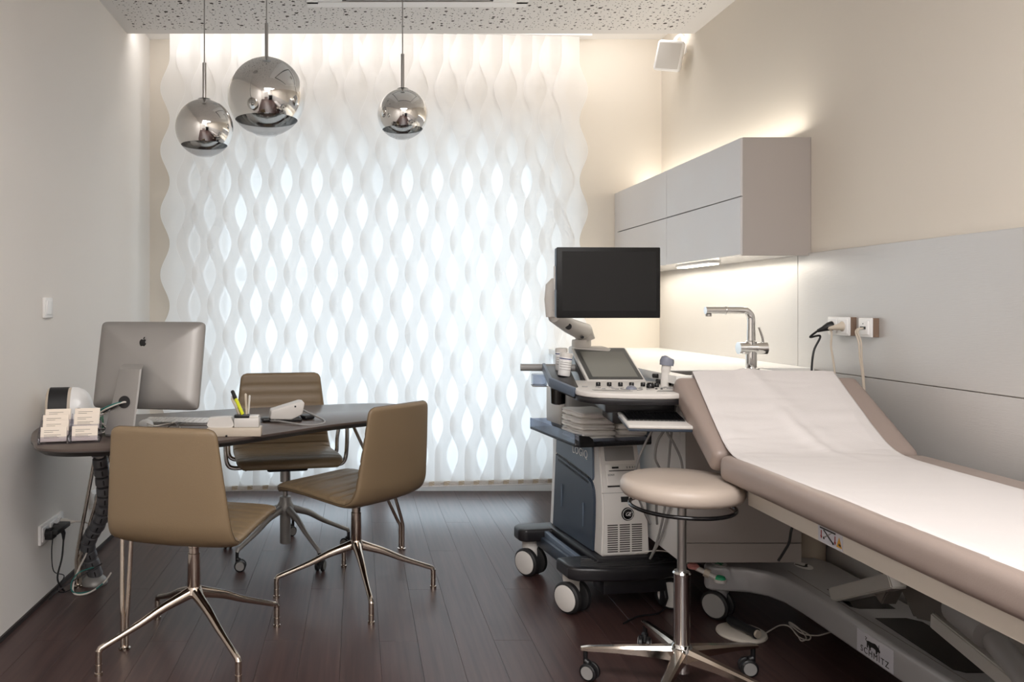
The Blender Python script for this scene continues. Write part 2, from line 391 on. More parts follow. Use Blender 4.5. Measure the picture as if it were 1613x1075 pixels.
# ------------------------------------------------------------------ vertical wave blind
BZ0 = 2.557; HP = 0.1855
bl = thing('vertical_blind', 'tall white vertical blind of overlapping wavy fabric slats across the whole window', 'blind', (0.12, 4.80, 0.13))
def blind_at(t):       # t 0..1 left to right: x, y, tilt of the pattern
    return (-1.066+2.368*t, 4.74+0.12*t, -0.027*(1-t))
NS = 27
MB().box((0, 0.0, 2.762), (2.62, 0.05, 0.018), 0.004, 2, rot=Euler((0, 0, math.atan2(0.12, 2.368)))).build('head_rail', M['white'], bl)
for i in range(NS):
    x, y, dz = blind_at(i/(NS-1)); zt = 2.886; zb = 0.150+dz
    even = i % 2 == 0
    th = math.radians(9); ca, sa = math.cos(th), math.sin(th)
    th2 = th+random.uniform(-1.2, 1.2)*PI/180; ca, sa = math.cos(th2), math.sin(th2)
    def hw(z):
        u = (BZ0+dz-z)/HP          # 0 at first bulge of the even slats
        if even:
            if u < -1: u = -1
            if u > 12: u = 12
            c = math.cos(PI*u)
        else: c = -math.cos(PI*u)
        return 0.0850+0.0275*c
    q = MB(); nz = 150; us = (-1, -0.972, -0.5, 0, 0.5, 0.972, 1)
    vs = []; fs = []
    for k in range(nz+1):
        z = zb+(zt-zb)*k/nz; h_ = hw(z)
        for u in us:
            lx = u*h_; vs.append((x+lx*ca - 0.12, y+lx*sa-4.80 , z-0.13))
    m_ = len(us)
    for k in range(nz):
        for j in range(m_-1): fs.append((k*m_+j, k*m_+j+1, (k+1)*m_+j+1, (k+1)*m_+j))
    q.faces(vs, fs)
    for f in q.bm.faces:
        f.material_index = 0
    q.bm.faces.ensure_lookup_table()
    for idx, f in enumerate(q.bm.faces):
        if idx % (m_-1) in (0, m_-2): f.material_index = 1
    sl = q.build('slat', [M['slat'], M['slat_edge']], bl)
    hb = hw(zb)*0.96
    r_ = Euler((0, 0, th2))
    MB().box((x-0.12, y-4.80+0.001, zb+0.012-0.13), (2*hb*0.5, 0.006, 0.026), 0.001, 1, rot=r_).build('bottom_weight', M['beigepocket'], sl)
    if i < NS-1:
        x2, y2, dz2 = blind_at((i+1)/(NS-1)); zb2 = 0.150+dz2
        a = Vector((x-0.12, y-4.80-0.012, zb+0.012-0.13)); b2 = Vector((x2-0.12, y2-4.80-0.012, zb2+0.012-0.13))
        mid = (a+b2)/2+Vector((0, 0, -0.014))
        MB().tube(spline([a, mid, b2], 4), 0.0016, 5).tube(spline([a+Vector((0, 0.003, -0.012)), (a+b2)/2+Vector((0, 0.002, 0.012)), b2+Vector((0, 0.003, -0.012))], 4), 0.0012, 5).build('bead_chain', M['white'], sl)
x0, y0, d0 = blind_at(0); x1, y1, d1_ = blind_at(1)
MB().cyl((x0-0.12-0.08, y0-4.80-0.008, 0.150+d0-0.13-0.004), (x1-0.12+0.08, y1-4.80-0.008, 0.150+d1_-0.13-0.004), 0.0035, 8).build('bottom_cord', M['white'], bl)

# ------------------------------------------------------------------ pendants
def pendant(x, y, z, r, rod_len, label):
    t = thing('pendant_lamp', label, 'pendant lamp', (x, y, z), 0, 'mirrored globe pendant lamps')
    cut = -0.60
    a0 = math.asin(cut)
    prof = [(r*math.cos(a), r*math.sin(a)) for a in [a0+(PI/2-a0)*k/28 for k in range(29)]]
    inner = [(p[0]*0.985, p[1]*0.985) for p in prof[::-1]]
    MB().lathe(prof+inner, seg=56, cap=False).build('mirrored_shade', M['chrome'], t, sharp=80)
    prof2 = [(r*math.cos(a), r*math.sin(a)) for a in [-PI/2+0.02+(a0+PI/2-0.02)*k/14 for k in range(15)]]
    MB().lathe(prof2, seg=48, cap=False).build('clear_globe_base', M['clear'], t, sharp=80)
    MB().lathe([(r*0.26, -r*0.965), (r*0.28, -r*0.972), (r*0.25, -r*0.98)], seg=28, cap=False).build('base_ring', M['clear'], t)
    MB().lathe([(0.001, -0.42*r), (0.012, -0.41*r), (0.022, -0.30*r), (0.020, -0.12*r), (0.012, 0.0), (0.013, 0.25*r), (0.001, 0.26*r)], seg=20).build('bulb', M['white'], t)
    MB().lathe([(0.02, r*0.99), (0.03, r*0.992), (0.028, r*1.01), (0.006, r*1.02)], seg=24).build('cap', M['steel'], t)
    MB().cyl((0, 0, r*1.0), (0, 0, r+rod_len), 0.0085, 14).build('rod', M['steel'], t)
    MB().cyl((0, 0, r+rod_len), (0, 0, ZC-z), 0.0028, 8).build('cord', M['mgrey'], t)
    MB().lathe([(0.06, ZC-z-0.025), (0.06, ZC-z-0.002), (0.01, ZC-z)], seg=28).build('ceiling_rose', M['steel'], t)
pendant(-0.444, 3.85, 2.243, 0.188, 0.170, 'largest mirrored glass globe lamp hanging in the middle of the three')
pendant(-0.672, 3.47, 2.006, 0.125, 0.160, 'smaller mirrored globe lamp hanging left of the largest globe, above the computer')
pendant(0.216, 3.85, 2.159, 0.122, 0.170, 'small mirrored globe lamp hanging apart on the right, before the blind')

# ceiling cassette
t = thing('ceiling_vent', 'white rectangular ceiling air outlet with a dark slot', 'air vent', (0.30, 3.62, ZC))
q = MB()
q.b(-0.56, 0.56, 0.380, 0.45, -0.012, 0, 0.002, 1).b(-0.56, 0.56, -0.45, -0.405, -0.012, 0, 0.002, 1).b(-0.56, -0.5, -0.405, 0.405, -0.012, 0, 0.002, 1).b(0.5, 0.56, -0.405, 0.405, -0.012, 0, 0.002, 1)
q.build('frame', M['white'], t)
MB().b(-0.50, 0.50, -0.405, 0.405, -0.006, 0).build('backing', M['dark'], t)
MB().b(-0.36, 0.36, -0.35, 0.348, -0.016, -0.006, 0.003).build('intake_panel', M['white'], t)
q = MB(); q.b(-0.5, -0.38, -0.405, 0.380, -0.010, -0.004).b(0.38, 0.5, -0.405, 0.380, -0.010, -0.004).build('inner_border', M['white'], t)

# loudspeaker
t = thing('loudspeaker', 'small white loudspeaker angled down from the upper corner of the right wall', 'loudspeaker', (1.805, 4.60, 2.68))
R = Euler((math.radians(14), math.radians(12), math.radians(-24)))
MB().box((0, 0, 0), (0.145, 0.115, 0.17), 0.018, 4, rot=R, taper=(1.0, 0.8)).build('cabinet', M['white'], t)
MB().box(R.to_matrix() @ Vector((0, -0.057, 0.0)), (0.122, 0.006, 0.142), 0.003, 2, rot=R).build('grille', M['lgrey'], t)
MB().tube(spline([(0.03, 0.02, 0.075), (0.055, 0.035, 0.12), (0.085, 0.03, 0.13), (0.098, 0.03, 0.06)], 4), 0.008, 8, flat=(1.6, 0.6)).b(0.095, 0.105, 0.0, 0.06, 0.02, 0.12).build('bracket', M['white'], t)

# ------------------------------------------------------------------ wall units on the right
UX = 1.609; UY0, UY1 = 3.335, 4.975; UZ0, UZ1 = 1.443, 1.935
t = thing('wall_cabinet', 'grey lacquered wall cabinet with four lift doors, lit from above and below', 'cabinet', (UX, UY0, UZ0))
MB().b(UX+0.02, XR-0.03, UY0+0.014, UY1, UZ0, UZ1-0.002).build('body', M['cab'], t, world=True)
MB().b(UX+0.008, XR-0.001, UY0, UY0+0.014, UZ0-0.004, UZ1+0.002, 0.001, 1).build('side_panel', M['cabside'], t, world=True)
MB().b(UX, XR-0.02, UY1-0.055, UY1, UZ0, UZ1, 0.001, 1).build('side_panel', M['cab'], t, world=True)
for (a, b_) in ((UY0+0.002, 4.136), (4.140, UY1-0.057)):
    for (c_, d) in ((UZ0, 1.686), (1.691, UZ1)):
        MB().b(UX-0.001, UX+0.019, a, b_, c_, d, 0.001, 1).build('door', M['cab'], t, world=True)
lamp = thing('under_cabinet_lamp', 'slim lit lamp strip fixed under the wall cabinet', 'lamp', (1.70, 3.98, 1.43))
MB().b(-0.03, 0.03, -0.20, 0.20, 0.002, 0.012, 0.002).build('housing', M['white'], lamp)
MB().b(-0.024, 0.024, -0.19, 0.19, -0.004, 0.003, 0.002).build('diffuser', M['led'], lamp)

CZ = 0.969; KX = 1.165; KY0 = 2.905
SX0, SX1, SY0, SY1 = 1.222, 1.505, 2.95, 3.185
t = thing('base_cabinet', 'white wall-hung base cabinet with handleless drawers under the worktop', 'cabinet', (1.55, 3.9, 0.28))
BX = 1.192; BY = 2.934; EX = 1.640
MB().b(BX+0.02, EX, BY+0.016, 3.38, 0.278, 0.60).b(BX+0.02, XR-0.014, 3.38, YB-0.01, 0.278, 0.60).b(BX+0.02, SX0-0.012, BY+0.016, YB-0.01, 0.60, CZ-0.032).b(SX0, EX, SY1+0.02, 3.38, 0.60, CZ-0.032).b(BX+0.02, XR-0.014, 3.38, YB-0.01, 0.60, CZ-0.032).b(SX1+0.02, EX, BY+0.016, 3.38, 0.60, CZ-0.032).build('body', M['lgrey'], t, world=True)
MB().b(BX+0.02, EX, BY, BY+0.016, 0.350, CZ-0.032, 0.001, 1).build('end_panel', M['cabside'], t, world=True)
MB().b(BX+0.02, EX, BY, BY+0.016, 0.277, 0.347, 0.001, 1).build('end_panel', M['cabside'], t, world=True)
for (a, b_) in ((BY, 3.58), (3.583, 4.28), (4.283, YB-0.02)):
    for (c_, d) in ((0.278, 0.53), (0.533, 0.765), (0.79, CZ-0.034)):
        MB().b(BX, BX+0.019, a, b_, c_, d, 0.001, 1).build('drawer', M['white'], t, world=True)
t = thing('worktop', 'glossy white worktop running along the right wall with a cut-out for the sink', 'worktop', (1.5, 3.9, CZ-0.03))
q = MB(); z0, z1 = CZ-0.03, CZ
q.b(KX, SX0, KY0, YB-0.001, z0, z1).b(SX1, 1.66, KY0, YB-0.001, z0, z1).b(1.66, XR-0.013, 3.29, YB-0.001, z0, z1).b(SX0, SX1, KY0, SY0, z0, z1).b(SX0, SX1, SY1, YB-0.001, z0, z1)
q.build('slab', M['counter'], t, world=True)
t = thing('sink', 'rectangular stainless steel sink set into the white worktop', 'sink', (1.35, 3.06, CZ-0.16))
q = MB(); e = 0.003; zb = CZ-0.17
q.b(SX0+e, SX0+e+0.003, SY0+e, SY1-e, zb, CZ-0.003).b(SX1-e-0.003, SX1-e, SY0+e, SY1-e, zb, CZ-0.003).b(SX0+e, SX1-e, SY0+e, SY0+e+0.003, zb, CZ-0.003).b(SX0+e, SX1-e, SY1-e-0.003, SY1-e, zb, CZ-0.003).b(SX0+e, SX1-e, SY0+e, SY1-e, zb-0.003, zb)
q.build('basin', M['steel'], t, world=True)
MB().lathe([(0.001, 0), (0.03, 0.001), (0.034, 0.004), (0.02, 0.005)], c=(1.35, 3.06, zb)).build('drain', M['chrome'], t, world=True)

tag(MB().lathe([(0.050, 0), (0.050, 0.90)], c=(1.838, 3.215, 0), seg=32).build('pipe_cover', M['beige']), 'beige round pipe cover standing against the wall, right of the base cabinet', 'pipe cover')
# faucet
fx, fy = 1.585, 3.20
t = thing('faucet', 'chrome mixer tap with a square-bent spout on the white worktop', 'faucet', (fx, fy, CZ))
MB().lathe([(0.032, 0), (0.032, 0.008), (0.026, 0.010), (0.0215, 0.011), (0.0215, 0.062)], seg=28).build('base', M['chrome'], t)
MB().lathe([(0.0215, 0.062), (0.0215, 0.115), (0.0165, 0.118), (0.0165, 0.16)], seg=28).cyl((-0.052, 0, 0.088), (0.02, 0.0, 0.088), 0.025, 24).build('body', M['chrome'], t)
MB().cyl((0.02, 0, 0.088), (0.06, -0.004, 0.088), 0.025, 24).build('cartridge', M['chrome'], t)
MB().tube([(0.046, -0.004, 0.108), (0.043, -0.004, 0.13), (0.030, -0.002, 0.172)], 0.005, 10).build('lever', M['chrome'], t)
sp = [(0, 0, 0.15), (0, 0, 0.205)]+[(-0.035*(1-math.cos(a)), 0, 0.205+0.035*math.sin(a)) for a in [PI/2*k/8 for k in range(1, 9)]]+[(-0.10, 0, 0.240)]
MB().tube(sp, 0.0155, 20).build('spout', M['chrome'], t)
MB().cyl((-0.10, 0, 0.240), (-0.104, 0, 0.240), 0.0175, 20).cyl((-0.104, 0, 0.240), (-0.185, 0, 0.240), 0.0155, 20).build('spray_head', M['chrome'], t)
MB().cyl((-0.172, 0, 0.226), (-0.172, 0, 0.216), 0.012, 16).build('aerator', M['steel'], t)

# wall sockets --------------------------------------------------------------
def socket_right(y0, y1, z0, z1, n, label, kind='socket'):
    t = thing('wall_socket', label, 'wall socket', (XR-0.012, (y0+y1)/2, (z0+z1)/2))
    L_ = y1-y0; Hh = z1-z0
    MB().b(-0.022, 0, -L_/2, L_/2, -Hh/2, Hh/2, 0.0012, 1).build('surround', M['brown'], t)
    MB().b(-0.030, -0.022, -L_/2, L_/2, -Hh/2, Hh/2, 0.002).build('face_plate', M['white'], t)
    for k in range(n):
        yc = -L_/2+L_*(k+0.5)/n
        if kind == 'socket':
            MB().b(-0.034, -0.0295, yc-0.028, yc+0.028, -0.028, 0.028, 0.002).build('insert', M['white'], t)
            MB().lathe([(0.0205, 0), (0.0205, 0.001), (0.019, 0.0012)], c=(-0.034, yc, 0), rot=Euler((0, -PI/2, 0))).build('socket_well', M['lgrey'], t)
        else:
            MB().b(-0.036, -0.0295, yc-0.026, yc+0.026, -0.026, 0.024, 0.002).build('insert', M['white'], t)
            for d in (-0.011, 0.0, 0.011):
                MB().b(-0.0375, -0.0355, yc+d-0.004, yc+d+0.004, -0.006, 0.004).build('port', M['dark'], t)
            MB().b(-0.0368, -0.0355, yc-0.0015, yc+0.0015, 0.012, 0.016).build('indicator', M['dark'], t)
    return t
socket_right(3.013, 3.148, 1.113, 1.184, 2, 'double power socket above the couch head with a black and a beige plug')
socket_right(2.882, 2.955, 1.112, 1.182, 1, 'single network socket beside the double socket with two thin cables', 'data')
xw = XR-0.046
# plugs & cables of the right wall
pa = Vector((xw, 3.114, 1.148))
t = tag(MB().tube([pa+Vector((0.012, 0, 0)), pa, pa+Vector((-0.012, 0, -0.002)), pa+Vector((-0.03, 0.01, -0.012)), pa+Vector((-0.045, 0.02, -0.02))], [0.019, 0.019, 0.017, 0.010, 0.006], 14)
    .tube(spline([pa+Vector((-0.045, 0.02, -0.02)), pa+Vector((-0.062, 0.04, -0.045)), P(1292, 530, 3.17), P(1282, 553, 3.16), P(1278.5, 583.5, 3.16), P(1280, 610, 3.15)], 8), 0.0042, 8).build('power_cable', M['cable_black']),
    'black power cord with plug in the left of the double socket', 'power cable')
pb = Vector((xw, 3.047, 1.148))
tag(MB().tube([pb+Vector((0.012, 0, 0)), pb, pb+Vector((-0.012, 0, -0.002)), pb+Vector((-0.04, 0.02, -0.008))], [0.019, 0.019, 0.013, 0.0055], 14)
    .tube(spline([pb+Vector((-0.04, 0.02, -0.008)), P(1310, 524, 3.07), P(1309, 545, 3.06), P(1312, 565, 3.05), P(1315, 592, 3.04), P(1315, 640, 3.04)], 8), 0.0036, 8).build('power_cable', M['beige']),
    'beige power cord with plug in the right of the double socket', 'power cable')
for k, (a, lab) in enumerate(((0, 'left one of two thin beige network cables hanging from the single socket'), (1, 'right one of two thin beige network cables hanging from the single socket'))):
    s_ = Vector((XR-0.045, 2.922-0.011*k, 1.148))
    pts = [s_+Vector((0.012, 0, 0)), s_+Vector((-0.02, 0.01, -0.012)), P(1352.5+4*k, 540, 2.90), P(1354.5+3*k, 565, 2.90), P(1358+2*k, 590, 2.90), P(1360+1.5*k, 612, 2.90), P(1361+k, 660, 2.90)]
    tag(cable('network_cable', pts, 0.0030, M['beige']), lab, 'cable')

# left wall
def plate_left(y0, y1, z0, z1, n, name, label, cat='wall socket'):
    t = thing(name, label, cat, (XL, (y0+y1)/2, (z0+z1)/2)); L_ = y1-y0; Hh = z1-z0
    MB().b(0, 0.012, -L_/2, L_/2, -Hh/2, Hh/2, 0.002).build('face_plate', M['white'], t)
    for k in range(n):
        yc = -L_/2+L_*(k+0.5)/n
        MB().b(0.010, 0.016, yc-0.029, yc+0.029, -0.029, 0.029, 0.002).build('insert' if name == 'wall_socket' else 'rocker', M['white'], t)
        if name == 'wall_socket':
            MB().lathe([(0.0205, 0), (0.0205, 0.001), (0.019, 0.0012)], c=(0.016, yc, 0), rot=Euler((0, PI/2, 0))).build('socket_well', M['mgrey'], t)
    return t
plate_left(3.24, 3.49, 0.246, 0.326, 3, 'wall_socket', 'triple power socket low on the left wall with plugs in it')
plate_left(3.86, 3.945, 0.24, 0.325, 1, 'wall_socket', 'single power socket on the left wall behind the cable conduit')
plate_left(3.285, 3.37, 1.178, 1.262, 1, 'light_switch', 'square white light switch alone on the left wall', 'light switch')
xs = XL+0.018
tag(MB().b(xs-0.004, xs+0.03, 3.268, 3.32, 0.262, 0.300, 0.004).b(xs+0.004, xs+0.05, 3.275, 3.42, 0.280, 0.300, 0.004).cyl((xs-0.004, 3.283, 0.286), (xs+0.02, 3.283, 0.286), 0.019, 14)
    .tube(spline([(xs+0.02, 3.30, 0.265), (xs+0.015, 3.30, 0.20), (xs+0.02, 3.31, 0.12), (xs+0.03, 3.40, 0.07), (xs+0.015, 3.36, 0.03), (xs+0.03, 3.38, 0.006), (xs+0.06, 3.44, 0.004)], 6), 0.0022, 6).build('power_adapter', M['cable_black']),
    'black block power adapter in the near bay of the triple socket', 'power adapter')
tag(MB().tube([(xs-0.004, 3.367, 0.286), (xs+0.015, 3.367, 0.286), (xs+0.03, 3.367, 0.284), (xs+0.04, 3.366, 0.262), (xs+0.04, 3.365, 0.235)], [0.018, 0.018, 0.012, 0.009, 0.0045], 12)
    .tube(spline([(xs+0.04, 3.365, 0.235), (xs+0.035, 3.36, 0.16), (xs+0.02, 3.35, 0.08), (xs+0.03, 3.37, 0.03), (xs+0.03, 3.40, 0.006)], 6), 0.0040, 8).build('power_cable', M['cable_black']),
    'black power cord hanging straight down from the triple socket', 'power cable')
tag(MB().tube([(xs-0.004, 3.448, 0.286), (xs+0.02, 3.448, 0.286), (xs+0.035, 3.448, 0.288), (xs+0.06, 3.45, 0.290)], [0.018, 0.018, 0.010, 0.004], 12)
    .tube(spline([(xs+0.06, 3.45, 0.290), (xs+0.10, 3.47, 0.28), (xs+0.125, 3.50, 0.24), (xs+0.11, 3.46, 0.16), (xs+0.08, 3.40, 0.07), (xs+0.085, 3.36, 0.012), (xs+0.14, 3.37, 0.006), (xs+0.18, 3.45, 0.02), (xs+0.20, 3.50, 0.05)], 6), 0.0038, 8).build('power_cable', M['cable_white']),
    'white power cord looping from the triple socket to the desk conduit', 'power cable')

# ------------------------------------------------------------------ desk
DZ = 0.74
dk = thing('desk', 'dark walnut boat-shaped desk top on splayed double-rod metal legs', 'desk', (-0.45, 3.30, 0))
out = [(-1.158, 2.83), (-1.20, 2.91), (-1.265, 3.10), (-1.285, 3.30), (-1.22, 3.46), (-1.07, 3.545), (-.92, 3.60), (-.747, 3.69), (-.482, 3.81), (-.182, 3.92), (.05, 3.985), (.19, 3.95), (.25, 3.80), (.19, 3.57), (.09, 3.42), (-.02, 3.33), (-.125, 3.245), (-.30, 3.06), (-.476, 2.885), (-.66, 2.77), (-.86, 2.705), (-1.0, 2.685), (-1.10, 2.725)]
o2 = spl2(out, 6)
cxm = sum(p[0] for p in o2)/len(o2); cym = sum(p[1] for p in o2)/len(o2)
def inset(pts, d):
    n = len(pts); res = []
    for i in range(n):
        a = Vector(pts[i-1]); b_ = Vector(pts[(i+1) % n]); tn = (b_-a).normalized(); nm = Vector((-tn.y, tn.x))
        c_ = Vector((cxm, cym))-Vector(pts[i])
        if nm.dot(c_) < 0: nm = -nm
        res.append((pts[i][0]+nm.x*d, pts[i][1]+nm.y*d))
    return res
oi_ = inset(o2, 0.002); ob = inset(o2, 0.028)
MB().rings([[(p[0], p[1], DZ-0.008) for p in o2], [(p[0], p[1], DZ-0.0015) for p in o2], [(p[0], p[1], DZ) for p in oi_]]).build('tabletop', M['desk'], dk, world=True)
MB().rings([[(p[0], p[1], DZ-0.030) for p in ob], [(p[0], p[1], DZ-0.012) for p in o2], [(p[0], p[1], DZ-0.008) for p in o2]]).build('edge_band', M['deskedge'], dk, world=True)
def desk_leg(foot, bend, tops):
    q = MB(); q.lathe([(0.020, 0), (0.021, 0.006), (0.012, 0.010), (0.010, 0.014)], c=foot, seg=20)
    for k, tp in enumerate(tops):
        off = Vector((0.007*(1 if k else -1), 0, 0))
        q.tube([Vector(foot)+off+Vector((0, 0, 0.008)), Vector(bend)+off, Vector(bend)+off*1.2+(Vector(tp)-Vector(bend))*0.06, Vector(tp)], 0.0085, 12)
        q.lathe([(0.022, -0.006), (0.022, 0.0)], c=(tp[0], tp[1], DZ-0.030), seg=16)
    q.build('leg', M['warmchrome'], dk, world=True)
desk_leg((-.834, 2.834, 0), (-.834, 2.836, 0.11), ((-.868, 2.93, .712), (-.81, 2.90, .712)))
desk_leg((-1.224, 3.47, 0), (-1.224, 3.47, 0.12), ((-1.09, 3.36, .712), (-1.03, 3.40, .712)))
desk_leg((.22, 4.01, 0), (.22, 4.01, 0.12), ((-.05, 3.80, .712), (.06, 3.84, .712)))

# vertebra cable conduit
cn = thing('cable_conduit', 'grey segmented cable conduit curving from the floor up to the desk', 'cable conduit', (-1.165, 3.51, 0))
cp = spline([P(151, 908, 3.51), P(144, 884, 3.50), P(138, 862, 3.48), P(144, 843, 3.46), P(156, 824, 3.43), P(163, 802, 3.41), P(164.5, 779, 3.39), P(161, 748, 3.37), P(157, 719, 3.35), P(155, 703, 3.35)], 10)
ln = [0]
for a, b_ in zip(cp, cp[1:]): ln.append(ln[-1]+(b_-a).length)
tot = ln[-1]; nseg = 15
def at_len(d):
    for i in range(len(cp)-1):
        if ln[i+1] >= d: return cp[i].lerp(cp[i+1], (d-ln[i])/(ln[i+1]-ln[i]+1e-9))
    return cp[-1]
for k in range(nseg):
    a = at_len(tot*k/nseg); b_ = at_len(tot*(k+0.90)/nseg); c_ = at_len(tot*(k+0.45)/nseg)
    q = MB(); q.tube([a, a.lerp(b_, 0.12), c_, a.lerp(b_, 0.9), b_], [0.029, 0.033, 0.033, 0.031, 0.025], 18)
    d = (b_-a).normalized()
    sg = q.build('conduit_segment', M['tubegrey'], cn, world=True)
    n_ = Vector((0.35, -0.93, 0)); n_ = (n_-d*n_.dot(d)).normalized(); s_ = d.cross(n_)
    pc = c_+n_*0.0325
    ro = Matrix((s_, d, n_)).transposed().to_euler()
    MB().box(pc, (0.006, 0.022, 0.004), 0.001, 1, rot=ro).build('slot', M['dark'], sg, world=True)
MB().tube(cp, 0.018, 10).build('cable_bundle', M['lgrey'], cn, world=True)
MB().lathe([(0.056, 0), (0.057, 0.006), (0.050, 0.020), (0.036, 0.034), (0.033, 0.036)], seg=32).build('floor_ring', M['alu'], cn)
tag(cable('data_cable', [(-1.14, 3.42, 0.10), (-1.19, 3.38, 0.09), (-1.215, 3.36, 0.05), (-1.20, 3.36, 0.012), (-1.14, 3.40, 0.006), (-1.10, 3.42, 0.03)], 0.0028, M['cable_teal']), 'thin teal cable curling at the foot of the grey conduit', 'cable')
tag(cable('data_cable', [(-1.11, 3.44, 0.11), (-1.18, 3.39, 0.075), (-1.26, 3.34, 0.03), (-1.285, 3.30, 0.006)], 0.0028, M['cable_black']), 'thin black cable running from the conduit foot to the left wall', 'cable')

# ------------------------------------------------------------------ swivel chairs
def shell_mesh(scale_w=1.0, lift=0.0, channels=True):
    key = [(0.262, 0.425), (0.258, 0.436), (0.22, 0.449), (0.10, 0.447), (-0.04, 0.437), (-0.13, 0.433), (-0.178, 0.447), (-0.205, 0.49), (-0.217, 0.56), (-0.232, 0.68), (-0.248, 0.826)]
    pts = spline([(0, y, z+lift) for y, z in key], 14); n = len(pts)
    ln = [0]
    for a, b_ in zip(pts, pts[1:]): ln.append(ln[-1]+(b_-a).length)
    T = ln[-1]; m_ = 40; R = []
    pos = []
    for i, p in enumerate(pts):
        d = (pts[min(i+1, n-1)]-pts[max(i-1, 0)]).normalized(); nm = Vector((0, -d.z, d.y))
        if nm.z < 0 and i < n*0.5: nm = -nm
        # inner side: up on the seat, forward on the back
        nm = Vector((0, d.z, -d.y))
        if nm.z < -0.2: nm = -nm
        s_ = ln[i]/T
        hw = (0.226 if s_ < 0.55 else 0.226-(s_-0.55)/0.45*0.040)*scale_w
        e0 = ln[i]; e1 = T-ln[i]
        cr = 0.045
        if e0 < cr: hw -= cr*(1-math.sqrt(max(0, 1-((cr-e0)/cr)**2)))
        cr = 0.028
        if e1 < cr: hw -= cr*(1-math.sqrt(max(0, 1-((cr-e1)/cr)**2)))
        th = 0.021 if s_ < 0.45 else (0.021-(s_-0.45)*0.016)
        if e0 < 0.02: th *= math.sqrt(max(0.05, 1-((0.02-e0)/0.02)**2))
        if e1 < 0.012: th *= math.sqrt(max(0.05, 1-((0.012-e1)/0.012)**2))
        g = (ln[i] % 0.052)/0.052; g = min(g, 1-g)*0.052
        groove = 0.0045*math.exp(-(g/0.0045)**2) if channels and e0 > 0.03 and e1 > 0.03 else 0
        ring = []
        for j in range(m_):
            a = 2*PI*j/m_; c_, s2 = math.cos(a), math.sin(a)
            x = hw*math.copysign(abs(c_)**0.35, c_); nn = th*math.copysign(abs(s2)**0.55, s2)
            if s2 > 0.15: nn -= groove; nn += 0.004*(1-(x/hw)**2)
            bow = -0.020*(x/hw)**2 if s_ > 0.5 else 0.0
            bow2 = 0.010*(x/hw)**2 if s_ > 0.5 else 0.006*(x/hw)**2
            ring.append(p+nm*(nn+bow2)+Vector((x, 0, 0)))
        R.append(ring)
    edge = [[r[0] for r in R], [r[m_//2] for r in R]]
    return R, edge, n
def chair(root_loc, heading, label, style):
    t = thing('swivel_chair', label, 'chair', root_loc, math.radians(heading-90), 'taupe leather swivel chairs around the desk')
    office = style == 'office'
    sw, lift = (1.10, 0.05) if office else (1.0, 0.0)
    R, edge, n = shell_mesh(sw, lift)
    sh = MB().rings(R).build('seat_shell', M['leather'], t, sharp=75)
    loop = edge[0]+edge[1][::-1]
    MB().tube([v for v in edge[0]]+[v for v in edge[1][::-1]], 0.0016, 6).build('piping', M['piping'], sh)
    if not office:
        MB().lathe([(0.001, 0.395), (0.085, 0.397), (0.09, 0.412), (0.05, 0.416)], seg=28).build('seat_plate', M['steel'], t)
        MB().lathe([(0.015, 0.215), (0.0215, 0.215), (0.0215, 0.222), (0.0235, 0.225), (0.0215, 0.345), (0.019, 0.347), (0.019, 0.365), (0.0215, 0.367), (0.0215, 0.40)], seg=24).build('column', M['warmchrome'], t)
        hub = MB().lathe([(0.001, 0.188), (0.030, 0.192), (0.034, 0.205), (0.024, 0.228)], seg=24).build('hub', M['warmchrome'], t)
        return t
    MB().b(-0.10, 0.10, -0.10, 0.12, 0.43, 0.462, 0.012).build('mechanism', M['dark'], t)
    MB().tube([(0.06, 0.02, 0.44), (0.17, 0.03, 0.435), (0.20, 0.03, 0.43)], [0.005, 0.005, 0.008], 8).build('lever', M['chrome'], t)
    MB().lathe([(0.014, 0.27), (0.014, 0.36), (0.026, 0.36), (0.026, 0.43)], seg=24).build('gas_column', M['steel'], t)
    MB().lathe([(0.026, 0.055), (0.027, 0.06), (0.027, 0.20), (0.040, 0.205), (0.044, 0.235), (0.030, 0.262), (0.028, 0.285), (0.014, 0.29)], seg=24).build('hub', M['alu'], t)
    for s_ in (-1, 1):
        pp = spline([(s_*0.16, 0.06, 0.452), (s_*0.25, 0.07, 0.448), (s_*0.285, 0.075, 0.47), (s_*0.295, 0.08, 0.54), (s_*0.295, 0.09, 0.655), (s_*0.295, 0.07, 0.685), (s_*0.295, -0.05, 0.69), (s_*0.295, -0.09, 0.665), (s_*0.278, -0.10, 0.56), (s_*0.27, -0.10, 0.475), (s_*0.22, -0.10, 0.455), (s_*0.15, -0.10, 0.455)], 6)
        MB().tube(pp, 0.0105, 12).build('armrest', M['chrome'], t)
    return t
def star_leg(t, ang, r, kind, m_, z_hub, z_end, rh=0.030, foot=True):
    a = math.radians(ang); ca, sa = math.cos(a), math.sin(a)
    prof = [(0.012, z_hub, 0.024), (0.05, z_hub-0.012, 0.020), (0.12, z_hub-0.035, 0.0155), (r*0.6, (z_hub+z_end)/2-0.012, 0.0125), (r-0.022, z_end+0.006, 0.0105), (r-0.006, z_end, 0.0105), (r, z_end-0.012, 0.0105)]
    pts = [Vector((d*ca, d*sa, z)) for d, z, _ in prof]
    sp = spline(pts[:5], 4)+pts[5:]
    rr = []
    for k in range(len(sp)):
        d = math.hypot(sp[k].x, sp[k].y); rr.append(0.024-(0.024-0.0105)*min(1, d/(r*0.75))**0.6)
    q = MB().tube(sp, rr, 14)
    lg = q.build('leg', m_, t)
    return lg, Vector((r*ca, r*sa, z_end-0.012))
